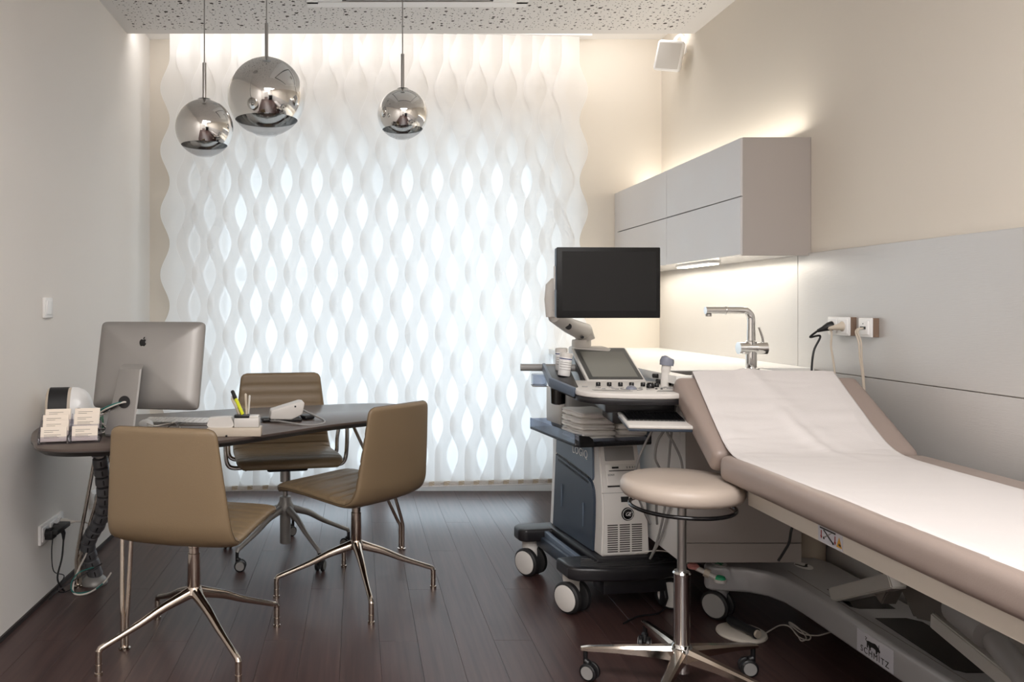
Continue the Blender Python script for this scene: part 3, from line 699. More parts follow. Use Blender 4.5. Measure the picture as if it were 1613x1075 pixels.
def caster(parent, p, rad, ang, m_=None, wheel_r=0.027, col=None, forkcol=None, hubcol=None, width=0.018):
    ca, sa = math.cos(ang), math.sin(ang)           # axle direction
    zc = wheel_r
    q = MB(); ax = Vector((ca, sa, 0)); tr = Vector((-sa, ca, 0))*wheel_r*0.55
    c0 = Vector((p[0], p[1], zc))+tr
    for s_ in (-1, 1):
        i0 = c0+ax*s_*width*0.35; i1 = c0+ax*s_*(width*1.15)
        q.tube([i0, i0.lerp(i1, 0.15), i0.lerp(i1, 0.8), i1], [wheel_r*0.9, wheel_r, wheel_r, wheel_r*0.86], 24)
    wh = q.build('caster', m_ or M['dark'], parent)
    q = MB()
    for s_ in (-1, 1):
        i1 = c0+ax*s_*(width*1.15); i2 = c0+ax*s_*(width*1.15+0.002)
        q.cyl(i1, i2, wheel_r*0.74, 20)
    q.build('wheel_disc', hubcol or M['mgrey'], parent)
    q = MB().cyl((p[0], p[1], zc*1.2), (p[0], p[1], p[2]+0.004), 0.0075, 12)
    q.tube([Vector((p[0], p[1], zc*2.05)), Vector((p[0], p[1], zc*2.05))*0.5+(c0+Vector((0, 0, wheel_r*0.9)))*0.5, c0+Vector((0, 0, wheel_r*0.2))], [0.012, 0.012, 0.009], 12, flat=(1.0, 1.0))
    q.build('caster_fork', forkcol or M['dark'], parent)
def four_star(t, rot):
    for k in range(4):
        lg, e = star_leg(t, rot+90*k, 0.34, 'glide', M['warmchrome'], 0.207, 0.088)
        MB().cyl((e.x, e.y, 0.012), (e.x, e.y, e.z+0.006), 0.0108, 14).lathe([(0.0135, 0), (0.0135, 0.010), (0.0108, 0.012)], c=(e.x, e.y, 0.0), seg=16).cyl((e.x, e.y, 0.034), (e.x, e.y, 0.038), 0.0118, 14).build('glide', M['warmchrome'], lg)
A = chair((-.585, 2.83, 0), 77, 'taupe leather chair nearest the camera, back turned, on a four-star metal base', 'guest')
four_star(A, 36+13)
B = chair((-.008, 3.395, 0), 138, 'taupe leather chair right of the desk, turned sideways, on a four-star metal base', 'guest')
four_star(B, 10-48)
Cc = chair((-.36, 3.93, 0), 281, 'taupe leather office chair with chrome arms and casters, behind the desk facing us', 'office')
for k in range(5):
    wa = 232+72*k
    lg, e = star_leg(Cc, wa-191, 0.325, 'caster', M['alu'], 0.232, 0.098)
    caster(lg, e, 0.3, math.radians(wa-191+40))

# ------------------------------------------------------------------ things on the desk
# all-in-one computer seen from behind
cy_ = 3.05; cx_0 = (229-CX)*cy_/F
t = thing('computer', 'silver all-in-one desktop computer seen from behind on the left of the desk', 'computer', (-0.865, 3.03, DZ), math.radians(-10))
Rm = Euler((math.radians(-13), 0, 0)); SW, SH = 0.425, 0.338
mt = Matrix.Translation((0.06, 0.02, 0.262)) @ Rm.to_matrix().to_4x4()
q = MB(); rr = []
for (yy, kk) in ((0.016, 1.0), (0.006, 1.0), (0.0, 0.99), (-0.018, 0.80), (-0.028, 0.50), (-0.032, 0.2)):
    ring = []
    for j in range(96):
        a = 2*PI*j/96; c_, s_ = math.cos(a), math.sin(a)
        ring.append(mt @ Vector((SW/2*kk*math.copysign(abs(c_)**0.09, c_), yy, SH/2*kk*math.copysign(abs(s_)**0.09, s_))))
    rr.append(ring)
q.rings(rr); q.build('display_housing', M['alu'], t, sharp=50)
MB().box(mt @ Vector((0, 0.0168, 0.02)), (SW-0.01, 0.002, SH-0.06), 0, 1, rot=Rm).build('screen', M['gloss_black'], t)
# stand: bent aluminium blade
st = [(0.030, -0.055, 0.262), (0.028, -0.068, 0.250), (0.016, -0.085, 0.14), (0.0, -0.105, 0.012), (0.0, -0.100, 0.004), (0.0, 0.06, 0.003)]
q = MB(); W = [0.043, 0.044, 0.050, 0.058, 0.058, 0.058]
vs = []
R2 = []
for (x, y, z), w_ in zip(st, W):
    R2.append([(x-w_+0.006, y, z), (x+w_-0.006, y, z), (x+w_, y+0.004, z+0.003), (x+w_-0.004, y+0.010, z+0.006), (x-w_+0.004, y+0.010, z+0.006), (x-w_, y+0.004, z+0.003)])
q.rings(R2); q.build('stand', M['alu'], t, sharp=30)
dd = Vector((0.0, -0.017, -0.11)).normalized(); nn_ = Vector((0, -0.988, 0.155))
ro = Matrix((Vector((1, 0, 0)), nn_.cross(Vector((1, 0, 0))), nn_)).transposed()
MB().lathe([(0.023, 0), (0.023, 0.0016), (0.019, 0.0018)], c=(0.014, -0.0875, 0.130), rot=ro.to_euler(), seg=28).build('cable_hole', M['dark'], t)
# emblem on the housing
ap = spl2([(0, .28), (.10, .34), (.24, .33), (.36, .22), (.30, .12), (.28, 0), (.33, -.14), (.42, -.20), (.34, -.38), (.22, -.50), (.10, -.49), (0, -.46), (-.10, -.49), (-.22, -.50), (-.36, -.34), (-.43, -.10), (-.41, .14), (-.30, .30), (-.16, .34)], 5)
lf = spl2([(.0, .38), (.02, .50), (.10, .60), (.19, .63), (.17, .50), (.09, .41)], 5)
sc = 0.030
em = Matrix.Translation((mt @ Vector((-0.018, -0.029, 0.082)))) @ Euler((PI/2-math.radians(13), 0, 0)).to_matrix().to_4x4() @ Matrix.Diagonal((sc*1.05, sc*1.05, 1, 1))
q = MB(); q.prism(ap, 0, 0.0012, 'z', mtx=em).prism(lf, 0, 0.0012, 'z', mtx=em); q.build('emblem', M['gloss_black'], t)
# cables through the stand
for k, (m_, dz, r_) in enumerate(((M['cable_teal'], 0.0, 0.0032), (M['cable_white'], -0.012, 0.0036), (M['cable_black'], 0.010, 0.0028))):
    tag(cable('computer_cable', [P(206, 633+k*2, 2.96), P(195, 634, 2.935), P(180, 637+k*2, 2.93), P(160, 646+k*3, 2.97), P(146, 660+k*3, 3.0), P(150, 672, 3.0), P(165, 677, 3.0), P(182, 675, 3.02)], r_, m_),
        ('teal cable leaving the computer stand and dropping onto the desk', 'white cable leaving the computer stand and dropping onto the desk', 'black cable leaving the computer stand and dropping onto the desk')[k], 'cable')
# coiled leads and power brick left of the stand
t = thing('power_brick', 'black power brick half hidden by coiled leads beside the computer stand', 'power adapter', (-1.03, 3.03, DZ), 0.3)
MB().b(-0.045, 0.045, -0.03, 0.03, 0, 0.032, 0.005).build('body', M['dark'], t)
random.seed(3)
pts = []
for k in range(26):
    a = k*0.95; pts.append((-1.005+0.058*math.cos(a)+random.uniform(-.01, .01), 2.99+0.05*math.sin(a)+random.uniform(-.01, .01), DZ+0.045+0.040*math.sin(a*0.7+1)+random.uniform(-.004, .01)))
pts = [(p[0], p[1], max(p[2], DZ+0.004)) for p in pts]
tag(cable('lead_coil', pts, 0.0024, M['cable_white'], per=5, seg=6), 'tangle of white leads beside the computer stand', 'cable')
pts = [(p[0]+0.004*math.sin(i*2), p[1]+0.012, max(DZ+0.004, p[2]+0.012*math.cos(i*1.3))) for i, p in enumerate(pts[::-1])]
tag(cable('lead_coil', pts, 0.0022, M['cable_black'], per=5, seg=6), 'tangle of black leads beside the computer stand', 'cable')
t = thing('memory_stick', 'small green and white box standing among the leads', 'box', (-.985, 3.10, DZ), 0.1)
MB().b(-0.030, -0.008, -0.01, 0.01, 0.0, 0.085, 0.002).build('green_half', M['green'], t)
MB().b(-0.008, 0.024, -0.01, 0.01, 0.0, 0.080, 0.002).build('body', M['white'], t)

# label printer
t = thing('label_printer', 'white dome-shaped label printer with dark band at the wall end of the desk', 'printer', (-1.185, 3.27, DZ), math.radians(10))
W_, D_ = 0.165, 0.13
def dome(xs_, m_, name):
    q = MB(); n = 24; R = []
    for x, k in xs_:
        R.append([(x, -0.066*min(1, k+0.1), 0.0), (x, 0.066*min(1, k+0.1), 0.0)]+[(x, 0.066*math.cos(a)*k, 0.045*k+0.108*math.sin(a)*k) for a in [PI*j/n for j in range(n+1)]])
    q.rings(R); return q.build(name, m_, t, sharp=60)
dome(((-0.090, 0.90), (-0.086, 0.97), (-0.078, 0.985)), M['beige'], 'end_cap')
dome(((-0.078, 1.0), (-0.004, 1.0)), M['dark'], 'roll_cover')
dome(((-0.004, 0.985), (0.008, 0.985)), M['beige'], 'trim_ring')
dome(((0.008, 1.0), (0.030, 0.99), (0.055, 0.92), (0.072, 0.82), (0.084, 0.66), (0.090, 0.45)), M['white'], 'housing')
MB().b(-0.088, 0.004, -0.078, -0.055, 0.012, 0.030, 0.003).build('label_slot', M['bezel'], t)
MB().b(0.080, 0.0895, -0.045, -0.034, 0.030, 0.050, 0.001).build('status_light', M['green'], t)

# acrylic card holder with business cards
t = thing('card_holder', 'clear acrylic two-column business card holder at the left tip of the desk', 'card holder', (-1.035, 2.86, DZ), math.radians(13))
q = MB()
for k in range(4):
    y = -0.055+k*0.030; z = 0.012+k*0.016
    q.box((0.0, y, z+0.004), (0.205, 0.0022, 0.018), 0.0005, 1, rot=Euler((math.radians(-18), 0, 0)))
q.b(-0.103, 0.103, -0.065, 0.062, 0.0, 0.003, 0.001, 1)
for x in (-0.1025, 0.0, 0.1025):
    q.prism([(-0.065, 0), (0.062, 0), (0.062, 0.088), (0.045, 0.092), (-0.065, 0.03)], x-0.0011, x+0.0011, 'x')
q.build('tray', M['acrylic'], t)
def cards(x, row, label, n=6, dx=0.0, w_=0.088):
    y = -0.040+row*0.030; z = 0.005+row*0.0175
    ct = thing('business_cards', label, 'business cards', t.matrix_basis @ Vector((x, y, z)) if False else RM[t] @ Vector((x+dx, y, z)), math.radians(13), 'stacks of business cards in the acrylic holder')
    R_ = Euler((math.radians(-18), 0, 0)); mt_ = R_.to_matrix().to_4x4()
    hh = 0.053
    q = MB(); q.box(mt_ @ Vector((0, 0.002, hh/2)), (w_, 0.0085, hh), 0.0006, 1, rot=R_); q.build('card_stack', M['card'], ct)
    q = MB()
    for i_, (l_, zz) in enumerate(((0.050, 0.040), (0.030, 0.034), (0.056, 0.024), (0.044, 0.019), (0.050, 0.014))):
        q.box(mt_ @ Vector((-w_/2+0.012+l_/2, -0.0025, zz)), (l_, 0.0006, 0.0011), 0, 1, rot=R_)
    q.build('printed_lines', M['print'], ct)
for row in (3, 2, 1, 0):
    pos = ('front', 'second', 'third', 'rear')[row]
    cards(-0.051, row, 'cream business cards, %s stack of the left column in the clear holder' % pos, dx=(-0.003, 0.0, -0.004, 0.0)[row])
for row in (3, 2, 0):
    pos = {0: 'front', 2: 'middle', 3: 'rear'}[row]
    cards(0.051, row, 'cream business cards, %s stack of the right column in the clear holder' % pos)

# keyboard, mouse
t = thing('keyboard', 'slim white keyboard lying on the desk behind the front chair', 'keyboard', (-.74, 3.30, DZ), math.radians(-6))
MB().prism([(-0.055, 0), (0.058, 0), (0.058, 0.012), (0.045, 0.013), (-0.055, 0.006)], -0.155, 0.155, 'x', 0.0012, 1).build('case', M['alu'], t)
q = MB()
for r_ in range(5):
    for c_ in range(14):
        q.box((-0.139+c_*0.0214, -0.040+r_*0.0195, 0.0105+r_*0.00137), (0.0185, 0.0165, 0.003), 0)
o = q.build('keys', M['white'], t); o['kind'] = 'stuff'
t = thing('mouse', 'white computer mouse beside the keyboard, near the computer', 'mouse', (-.855, 3.20, DZ), math.radians(20))
MB().rings([[(0.030*k*math.cos(a), 0.055*k*math.sin(a), z) for a in [2*PI*j/24 for j in range(24)]] for k, z in ((0.92, 0.0), (1.0, 0.004), (0.97, 0.012), (0.82, 0.020), (0.5, 0.026), (0.1, 0.028))]).build('body', M['white'], t, sharp=80)
tag(cable('mouse_cable', [P(232, 668, 3.13), P(245, 671, 3.07), P(258, 669, 3.1), P(270, 667, 3.12), P(277, 667, 3.1), P(283, 674, 3.0), P(287, 682, 2.95)], 0.0022, M['cable_white']), 'thin white cord curling over the desk behind the front chair', 'cable')
tag(cable('earphone_cable', [P(259, 677, 3.0), P(267, 672, 3.0), P(276, 666.5, 3.0), P(281, 671, 3.0), P(285, 679, 2.99)], 0.0014, M['cable_black']), 'thin black cord standing in a peak behind the front chair', 'cable')

# desk organiser
t = thing('desk_organiser', 'pale stepped desk organiser box with two upper compartments', 'desk organiser', (-.463, 2.985, DZ), math.radians(2))
MB().b(-0.1, 0.1, -0.035, 0.035, 0, 0.032, 0.002).build('base', M['beige'], t)
MB().prism(spl2([(-0.095, 0.033), (-0.094, 0.062), (-0.088, 0.068), (-0.02, 0.071), (-0.010, 0.064), (-0.007, 0.033)], 3), -0.025, 0.02, 'y', 0.001, 1).build('note_block', M['lgrey'], t)
MB().b(0.0, 0.092, -0.030, 0.030, 0.033, 0.068, 0.003).b(0.05, 0.09, -0.02, 0.032, 0.068, 0.074, 0.002).build('compartment', M['lgrey'], t)
MB().b(0.0, 0.056, -0.030, 0.010, 0.068, 0.080, 0.003).build('pen_cup', M['dark'], t)
MB().lathe([(0.004, 0.0), (0.004, 0.004), (0.002, 0.006)], c=(-0.027, -0.036, 0.003), rot=Euler((PI/2, 0, 0)), seg=12).build('knob', M['dark'], t)
def pen(x, y, z, tilt, az, ln_, r_, body, label, cat='pen', cap=None, flat=None):
    pt_ = thing('pen' if cat == 'pen' else 'highlighter', label, cat, RM[t] @ Vector((x, y, z)), az)
    d = Vector((math.sin(tilt), 0, math.cos(tilt)))
    MB().tube([Vector((0, 0, 0)), d*ln_*0.66], [r_, r_], 12, flat=flat).build('barrel', body, pt_)
    MB().tube([d*ln_*0.66, d*ln_*0.70, d*ln_*0.96, d*ln_], [r_*1.02, r_*1.1, r_*1.0, r_*0.5], 12, flat=flat).build('cap', cap or body, pt_)
pen(0.030, -0.012, 0.0805, math.radians(-24), 0, 0.098, 0.0085, M['yellow'], 'yellow highlighter with a black cap in the desk organiser', 'highlighter', M['dark'], (1.4, 0.8))
pen(0.018, -0.010, 0.0805, math.radians(-26), 0.2, 0.068, 0.004, M['beige'], 'beige pen leaning just left of the yellow highlighter')
pen(0.012, 0.000, 0.0805, math.radians(-20), 0.3, 0.072, 0.0035, M['lgrey'], 'pale grey pen at the far left of the pen cup')
pen(0.045, -0.012, 0.0805, math.radians(-3), 0.2, 0.078, 0.0042, M['beige'], 'beige pen standing upright right of the yellow highlighter')
pen(0.050, 0.002, 0.0805, math.radians(4), 0.2, 0.070, 0.0038, M['lgrey'], 'pale grey pen at the right edge of the pen cup')

# card reader and handset
t = thing('card_reader', 'beige wedge-shaped card reader on the desk with a looping grey cord', 'card reader', (-.305, 3.36, DZ), math.radians(10))
MB().prism([(-0.07, 0.014), (-0.066, 0.050), (0.058, 0.086), (0.075, 0.082), (0.066, 0.032), (0.02, 0.010)], -0.045, 0.045, 'y', 0.006, 3).build('body', M['lgrey'], t)
MB().lathe([(0.004, 0), (0.004, 0.001)], c=(0.035, -0.0452, 0.066), rot=Euler((PI/2, 0, 0)), seg=12).build('lens', M['dark'], t)
MB().b(-0.045, 0.065, -0.035, 0.04, 0.0, 0.016, 0.005).build('foot', M['dark'], t)
t = thing('wallet', 'flat black pouch lying under the card reader cord', 'pouch', (-.315, 3.375, DZ), math.radians(20))
MB().box((-0.075, -0.01, 0.010), (0.05, 0.05, 0.018), 0.008, 3).build('end_roll', M['dark'], t)
MB().box((0.10, 0.01, 0.010), (0.05, 0.07, 0.018), 0.008, 3, rot=Euler((0, 0, 0.3))).build('pouch', M['dark'], t)
tag(cable('reader_cable', [P(475, 645, 3.42), P(487, 651, 3.42), P(508, 661, 3.36), P(511, 666, 3.30), P(500, 669.5, 3.24), P(480, 670, 3.22), P(460, 667, 3.24), P(440, 664, 3.28), P(427, 663, 3.32), P(424, 658, 3.33), P(432, 655, 3.34)], 0.0042, M['mgrey']), 'thick grey cord looping around the card reader', 'cable')

# ------------------------------------------------------------------ ultrasound machine
U = thing('ultrasound_machine', 'ultrasound machine on a wheeled cart with monitor, console and drawer tower', 'ultrasound machine', (1.038, 3.44, 0), math.radians(9))
def lf_(r, f, z): return Vector((r, -f, z))
# base platform
z0, z1 = 0.150, 0.205
front = [(-0.262, -0.175), (-0.262, -0.285), (-0.235, -0.315), (-0.10, -0.345), (0.0, -0.352), (0.10, -0.345), (0.225, -0.315), (0.255, -0.285), (0.255, -0.175), (0.20, -0.165), (-0.20, -0.165)]
pf = MB().prism(front, z0, z1, 'z', 0.012, 3).build('front_platform', M['base_black'], U)
q = MB()
for k in range(5):
    y = -0.315+k*0.020
    q.tube(spline([(-0.215+0.01*k, y+0.020, z1), (-0.1, y+0.002, z1+0.001), (0.0, y-0.004, z1+0.001), (0.1, y+0.002, z1+0.001), (0.21-0.01*k, y+0.020, z1)], 5), 0.0042, 6)
q.build('tread', M['rubber'], pf)
rear = [(-0.26, 0.19), (-0.285, 0.215), (-0.285, 0.28), (-0.25, 0.31), (0.25, 0.31), (0.285, 0.28), (0.285, 0.215), (0.26, 0.19)]
rear = [(x, y-0.02) for x, y in rear]
MB().prism(rear, z0+0.012, z1+0.014, 'z', 0.012, 3).build('rear_platform', M['base_black'], U)
MB().b(-0.19, 0.19, -0.20, 0.24, 0.130, 0.185, 0.01).build('chassis', M['navy'], U)
for s_ in (-1, 1):
    MB().prism([(-0.20, 0.155), (0.23, 0.165), (0.23, 0.215), (0.10, 0.205), (-0.20, 0.200)], s_*0.150, s_*0.172, 'x', 0.003).build('side_rail', M['slate'], U)
MB().b(-0.135, 0.135, -0.275, 0.25, 0.185, 0.222, 0.01).build('plinth', M['base_black'], U)
MB().b(-0.12, 0.15, -0.30, -0.20, 0.085, 0.150, 0.01).build('pedal_housing', M['base_black'], U)
MB().prism([(-0.30, 0.06), (-0.27, 0.15), (-0.24, 0.15), (-0.25, 0.02), (-0.28, 0.02)], 0.142, 0.158, 'x', 0.003).build('brake_pedal', M['dark'], U)
# wheels
def big_wheel(r, f, ang):
    rad = 0.0625; ax = Vector((math.cos(ang), math.sin(ang), 0)); c0 = Vector((r, -f, rad))
    wl_ = []
    for s_ in (1, -1):
        i0 = c0+ax*s_*0.018; i1 = c0+ax*s_*0.046
        q = MB().tube([i0, i0.lerp(i1, 0.1), i0.lerp(i1, 0.75), i1], [rad*0.92, rad, rad, rad*0.90], 32)
        w_ = q.build('wheel', M['rubber'], U)
        q = MB().tube([i1-ax*s_*0.004, i1+ax*s_*0.003, i1+ax*s_*0.006], [rad*0.82, rad*0.82, rad*0.70], 32); q.build('wheel_disc', M['lgrey'], w_)
    q = MB().tube([c0+Vector((0, 0, -0.01)), c0+Vector((0, 0, 0.03)), c0+Vector((0.0, 0.01, 0.07)), Vector((r, -f+0.012, 0.160))], [0.020, 0.026, 0.030, 0.030], 18, flat=(0.75, 1.25)); q.build('caster_housing', M['lgrey'], U)
ga = math.atan2(-0.58, -0.81)-math.radians(9)
big_wheel(-0.215, 0.225, ga); big_wheel(-0.215, -0.225, ga+0.05); big_wheel(0.215, -0.225, ga+0.3); big_wheel(0.205, 0.235, ga+0.6)
# tower
def hwz(z): return 0.104-0.020*(z-0.21)/0.46
prof = [(0.24, 0.222), (-0.250, 0.222), (-0.250, 0.33), (-0.243, 0.42), (-0.226, 0.50), (-0.205, 0.58), (-0.185, 0.66), (0.24, 0.66)]
def tower(prof, dx, name, m_, bev=0.006):
    t_ = bmesh.new(); lo = [t_.verts.new((-hwz(z)-dx, y, z)) for y, z in prof]; hi = [t_.verts.new((hwz(z)+dx, y, z)) for y, z in prof]; n = len(prof)
    t_.faces.new(lo[::-1]); t_.faces.new(hi)
    for i in range(n): t_.faces.new((lo[i], lo[(i+1) % n], hi[(i+1) % n], hi[i]))
    bmesh.ops.recalc_face_normals(t_, faces=t_.faces)
    bmesh.ops.bevel(t_, geom=list(t_.edges), offset=bev, segments=2, affect='EDGES')
    return MB().merge(t_).build(name, m_, U, sharp=30)
tower([(p[0], p[1]) for p in prof], 0.0, 'front_tower', M['lgrey'])
lower = spl2([(0.235, 0.225), (-0.180, 0.225), (-0.183, 0.35), (-0.172, 0.45), (-0.150, 0.500), (-0.11, 0.520), (0.235, 0.585)], 3)
lowp = [(0.222, 0.224), (-0.185, 0.224), (-0.187, 0.33), (-0.182, 0.43), (-0.170, 0.475), (-0.150, 0.500), (-0.120, 0.512), (0.222, 0.552)]
side_l = tower(lowp, 0.009, 'lower_side_panel', M['navy'], 0.004)
uppp = [(0.222, 0.556), (-0.120, 0.517), (-0.152, 0.505), (-0.160, 0.52), (-0.150, 0.60), (-0.140, 0.66), (0.222, 0.66)]
side_u = tower(uppp, 0.007, 'upper_side_panel', M['slate'], 0.003)
tower([(0.262, 0.222), (0.226, 0.222), (0.226, 0.665), (0.262, 0.665)], 0.004, 'rear_pillar', M['white'], 0.004)
tilt = math.atan(0.020/0.46)
def side_pt(f, z, dx=0.0): return Vector((-hwz(z)-dx, -f, z))
for s_ in (-1,):
    q = MB()
    for r_ in range(2):
        for k in range(22):
            f = -0.185+k*0.0145; zz = 0.548-0.020*r_-(k/22)*0.036*1.0
            q.box(side_pt(f, zz+0.0, 0.0085 if r_ == 0 else 0.0095), (0.002, 0.008, 0.010), 0)
    o = q.build('vent_slots', M['dark'], side_u); o['kind'] = 'stuff'
    for f, za, zb_ in ((-0.13, 0.33, 0.43), (0.09, 0.30, 0.40)):
        MB().b(-hwz(0.36)-0.0125, -hwz(0.36)-0.008, -f-0.003, -f+0.003, za, zb_, 0.001, 1).build('rib', M['slate'], side_l)
text('LOGIQ', 0.048, side_pt(0.03, 0.602, 0.0078), (PI/2, 0, -PI/2), M['white'], side_u, sx=0.95, spacing=1.1)
# front fascia details (front normal is -y)
def fy_(z):
    ks = [(0.222, -0.250), (0.33, -0.250), (0.42, -0.243), (0.50, -0.226), (0.58, -0.205), (0.66, -0.185)]
    for (a, b_), (c_, d) in zip(ks, ks[1:]):
        if a <= z <= c_: return b_+(d-b_)*(z-a)/(c_-a)
    return ks[-1][1]
def front_plate(x0, x1, za, zb_, th, name, m_, par=None, bev=0.002):
    ya, yb = fy_(za), fy_(zb_); t_ = bmesh.new()
    vs = [(x0, ya-th, za), (x1, ya-th, za), (x1, yb-th, zb_), (x0, yb-th, zb_), (x0, ya+0.004, za), (x1, ya+0.004, za), (x1, yb+0.004, zb_), (x0, yb+0.004, zb_)]
    V = [t_.verts.new(v) for v in vs]
    for f in ((0, 1, 2, 3), (7, 6, 5, 4), (0, 4, 5, 1), (1, 5, 6, 2), (2, 6, 7, 3), (3, 7, 4, 0)): t_.faces.new([V[i] for i in f])
    bmesh.ops.recalc_face_normals(t_, faces=t_.faces)
    if bev: bmesh.ops.bevel(t_, geom=list(t_.edges), offset=bev, segments=1, affect='EDGES')
    return MB().merge(t_).build(name, m_, par or U)
front_plate(-0.064, 0.064, 0.595, 0.650, 0.003, 'drawer', M['mgrey'])
pr = front_plate(-0.066, 0.070, 0.500, 0.580, 0.004, 'thermal_printer', M['lgrey'])
front_plate(-0.040, -0.012, 0.566, 0.573, 0.0055, 'display_strip', M['dark'], pr, 0)
front_plate(-0.055, 0.060, 0.556, 0.559, 0.0055, 'paper_slot', M['dark'], pr, 0)
for k in range(4): front_plate(0.022+k*0.012, 0.028+k*0.012, 0.565, 0.573, 0.0055, 'button', M['mgrey'], pr, 0)
front_plate(-0.066, 0.070, 0.494, 0.500, 0.0015, 'gap', M['dark'], pr, 0)
text('SONY', 0.011, (-0.047, fy_(0.541)-0.0045, 0.541), (PI/2-0.26, 0, 0), M['dark'], pr, 0.0004)
front_plate(-0.092, 0.092, 0.4705, 0.4725, 0.0004, 'seam', M['mgrey'], None, 0)
front_plate(-0.014, 0.020, 0.435, 0.456, 0.001, 'usb_port', M['dark'], None, 0)
# round monogram badge
ez = 0.388; ey = fy_(ez)
bm_ = MB().lathe([(0.0265, 0), (0.0265, 0.003), (0.025, 0.004)], c=(0.010, ey, ez), rot=Euler((PI/2, 0, 0)), seg=32).build('badge', M['gloss_black'], U)
q = MB()
def loop(pts, r=0.0010): q.tube(spline([(0.010+x, ey-0.0048, ez+z) for x, z in pts], 6), r, 6)
loop([(0.022*math.cos(a), 0.022*math.sin(a)) for a in [PI*k/4 for k in range(9)]])
q.build('badge_ring', M['white'], bm_)
text('GE', 0.022, (0.010, ey-0.0050, ez), (PI/2, 0, 0), M['white'], bm_, 0.0005, shear=0.3, spacing=0.85)
q = MB()
for c_ in range(3):
    for k in range(13):
        zz = 0.238+k*0.0088
        q.b(-0.078+c_*0.052, -0.034+c_*0.052, fy_(zz)-0.0012, fy_(zz)+0.002, zz, zz+0.0042)
o = q.build('vent_slots', M['print'], U); o['kind'] = 'stuff'
# towel tray
tz = 0.668
tr_o = [(-0.215, 0.235), (-0.215, -0.245), (-0.195, -0.265), (0.118, -0.238), (0.118, 0.235)]
MB().prism(tr_o, tz-0.004, tz+0.008, 'z', 0.002, 1).build('tray_floor', M['base_black'], U)
def wallseg(a, b_, z0_, z1_, th, name, m_):
    a = Vector((a[0], a[1], 0)); b_ = Vector((b_[0], b_[1], 0)); d = (b_-a).normalized(); n = Vector((-d.y, d.x, 0))*th
    MB().prism([(a.x, a.y), (b_.x, b_.y), (b_.x+n.x, b_.y+n.y), (a.x+n.x, a.y+n.y)], z0_, z1_, 'z').build(name, m_, U)
wallseg((-0.215, 0.235), (-0.215, -0.245), tz, tz+0.048, 0.003, 'tray_wall', M['smoked'])
wallseg((-0.215, -0.245), (-0.195, -0.265), tz, tz+0.048, 0.003, 'tray_wall', M['smoked'])
wallseg((-0.195, -0.265), (0.118, -0.238), tz, tz+0.030, 0.003, 'tray_wall', M['smoked'])
wallseg((0.118, -0.238), (0.118, 0.235), tz, tz+0.045, 0.003, 'tray_wall', M['smoked'])
wallseg((0.118, 0.235), (-0.215, 0.235), tz, tz+0.045, 0.003, 'tray_wall', M['smoked'])
MB().prism([(-0.205, tz), (-0.14, tz), (-0.15, tz+0.030), (-0.165, tz+0.040), (-0.205, tz+0.044)], -0.268, -0.262, 'y').build('tray_corner', M['gloss_black'], U)
# column above the tray
MB().b(-0.115, 0.10, 0.03, 0.24, 0.675, 0.855, 0.012, 3).build('rear_column', M['mgrey'], U)
MB().b(-0.135, -0.112, 0.08, 0.245, 0.70, 0.86, 0.008).build('column_trim', M['lgrey'], U)
# towels (things of their own)
def towel(x, y, z, w_, d_, h_, rz, label, seed):
    random.seed(seed); tt = thing('towel', label, 'towel', RM[U] @ Vector((x, y, z)), math.radians(9)+rz, 'folded towels on the cart shelf')
    R = []; n = 40
    for k in range(13):
        s_ = -1+2*k/12; yy = d_/2*s_; ring = []
        e = 1-0.06*abs(s_)**6
        ph = random.uniform(0, 6)
        for j in range(n):
            a = 2*PI*j/n; c_, s2 = math.cos(a), math.sin(a)
            xx = w_/2*math.copysign(abs(c_)**0.30, c_)*e*(1+0.008*math.sin(5*a+ph)); zz = h_/2+h_/2*math.copysign(abs(s2)**0.6, s2)*(1-0.35*(abs(s_)**10))
            if abs(c_) > 0.85: xx -= 0.004*math.cos(s2*6)*(1 if c_ > 0 else -1)
            ring.append((xx+random.uniform(-.0010, .0010), yy+random.uniform(-.0012, .0012), zz+0.0016*math.sin(s_*7+xx*40+seed)))
        R.append(ring)
    MB().rings(R).build('fold', M['towel'], tt, sharp=180)
    return tt
lab = ('bottom', 'second', 'third', 'fourth', 'top')
hs_ = (0.023, 0.022, 0.023, 0.024, 0.028)
zz = tz+0.009
for k in range(5):
    towel(-0.106+random.uniform(-.002, .002), -0.135, zz, 0.150, 0.205, hs_[k], random.uniform(-.02, .02), 'white terry towel, %s of the left pile on the cart shelf' % lab[k] if k in (0, 4) else 'white terry towel, %s from the bottom of the left pile on the cart shelf' % lab[k], 20+k); zz += hs_[k]+0.0008
zz = tz+0.009
for k in range(5):
    towel(0.045, -0.130, zz, 0.128, 0.20, hs_[(k+2) % 5]*0.93, random.uniform(-.02, .02), 'white terry towel, %s of the right pile on the cart shelf' % lab[k] if k in (0, 4) else 'white terry towel, %s from the bottom of the right pile on the cart shelf' % lab[k], 40+k); zz += hs_[(k+2) % 5]*0.93+0.0008

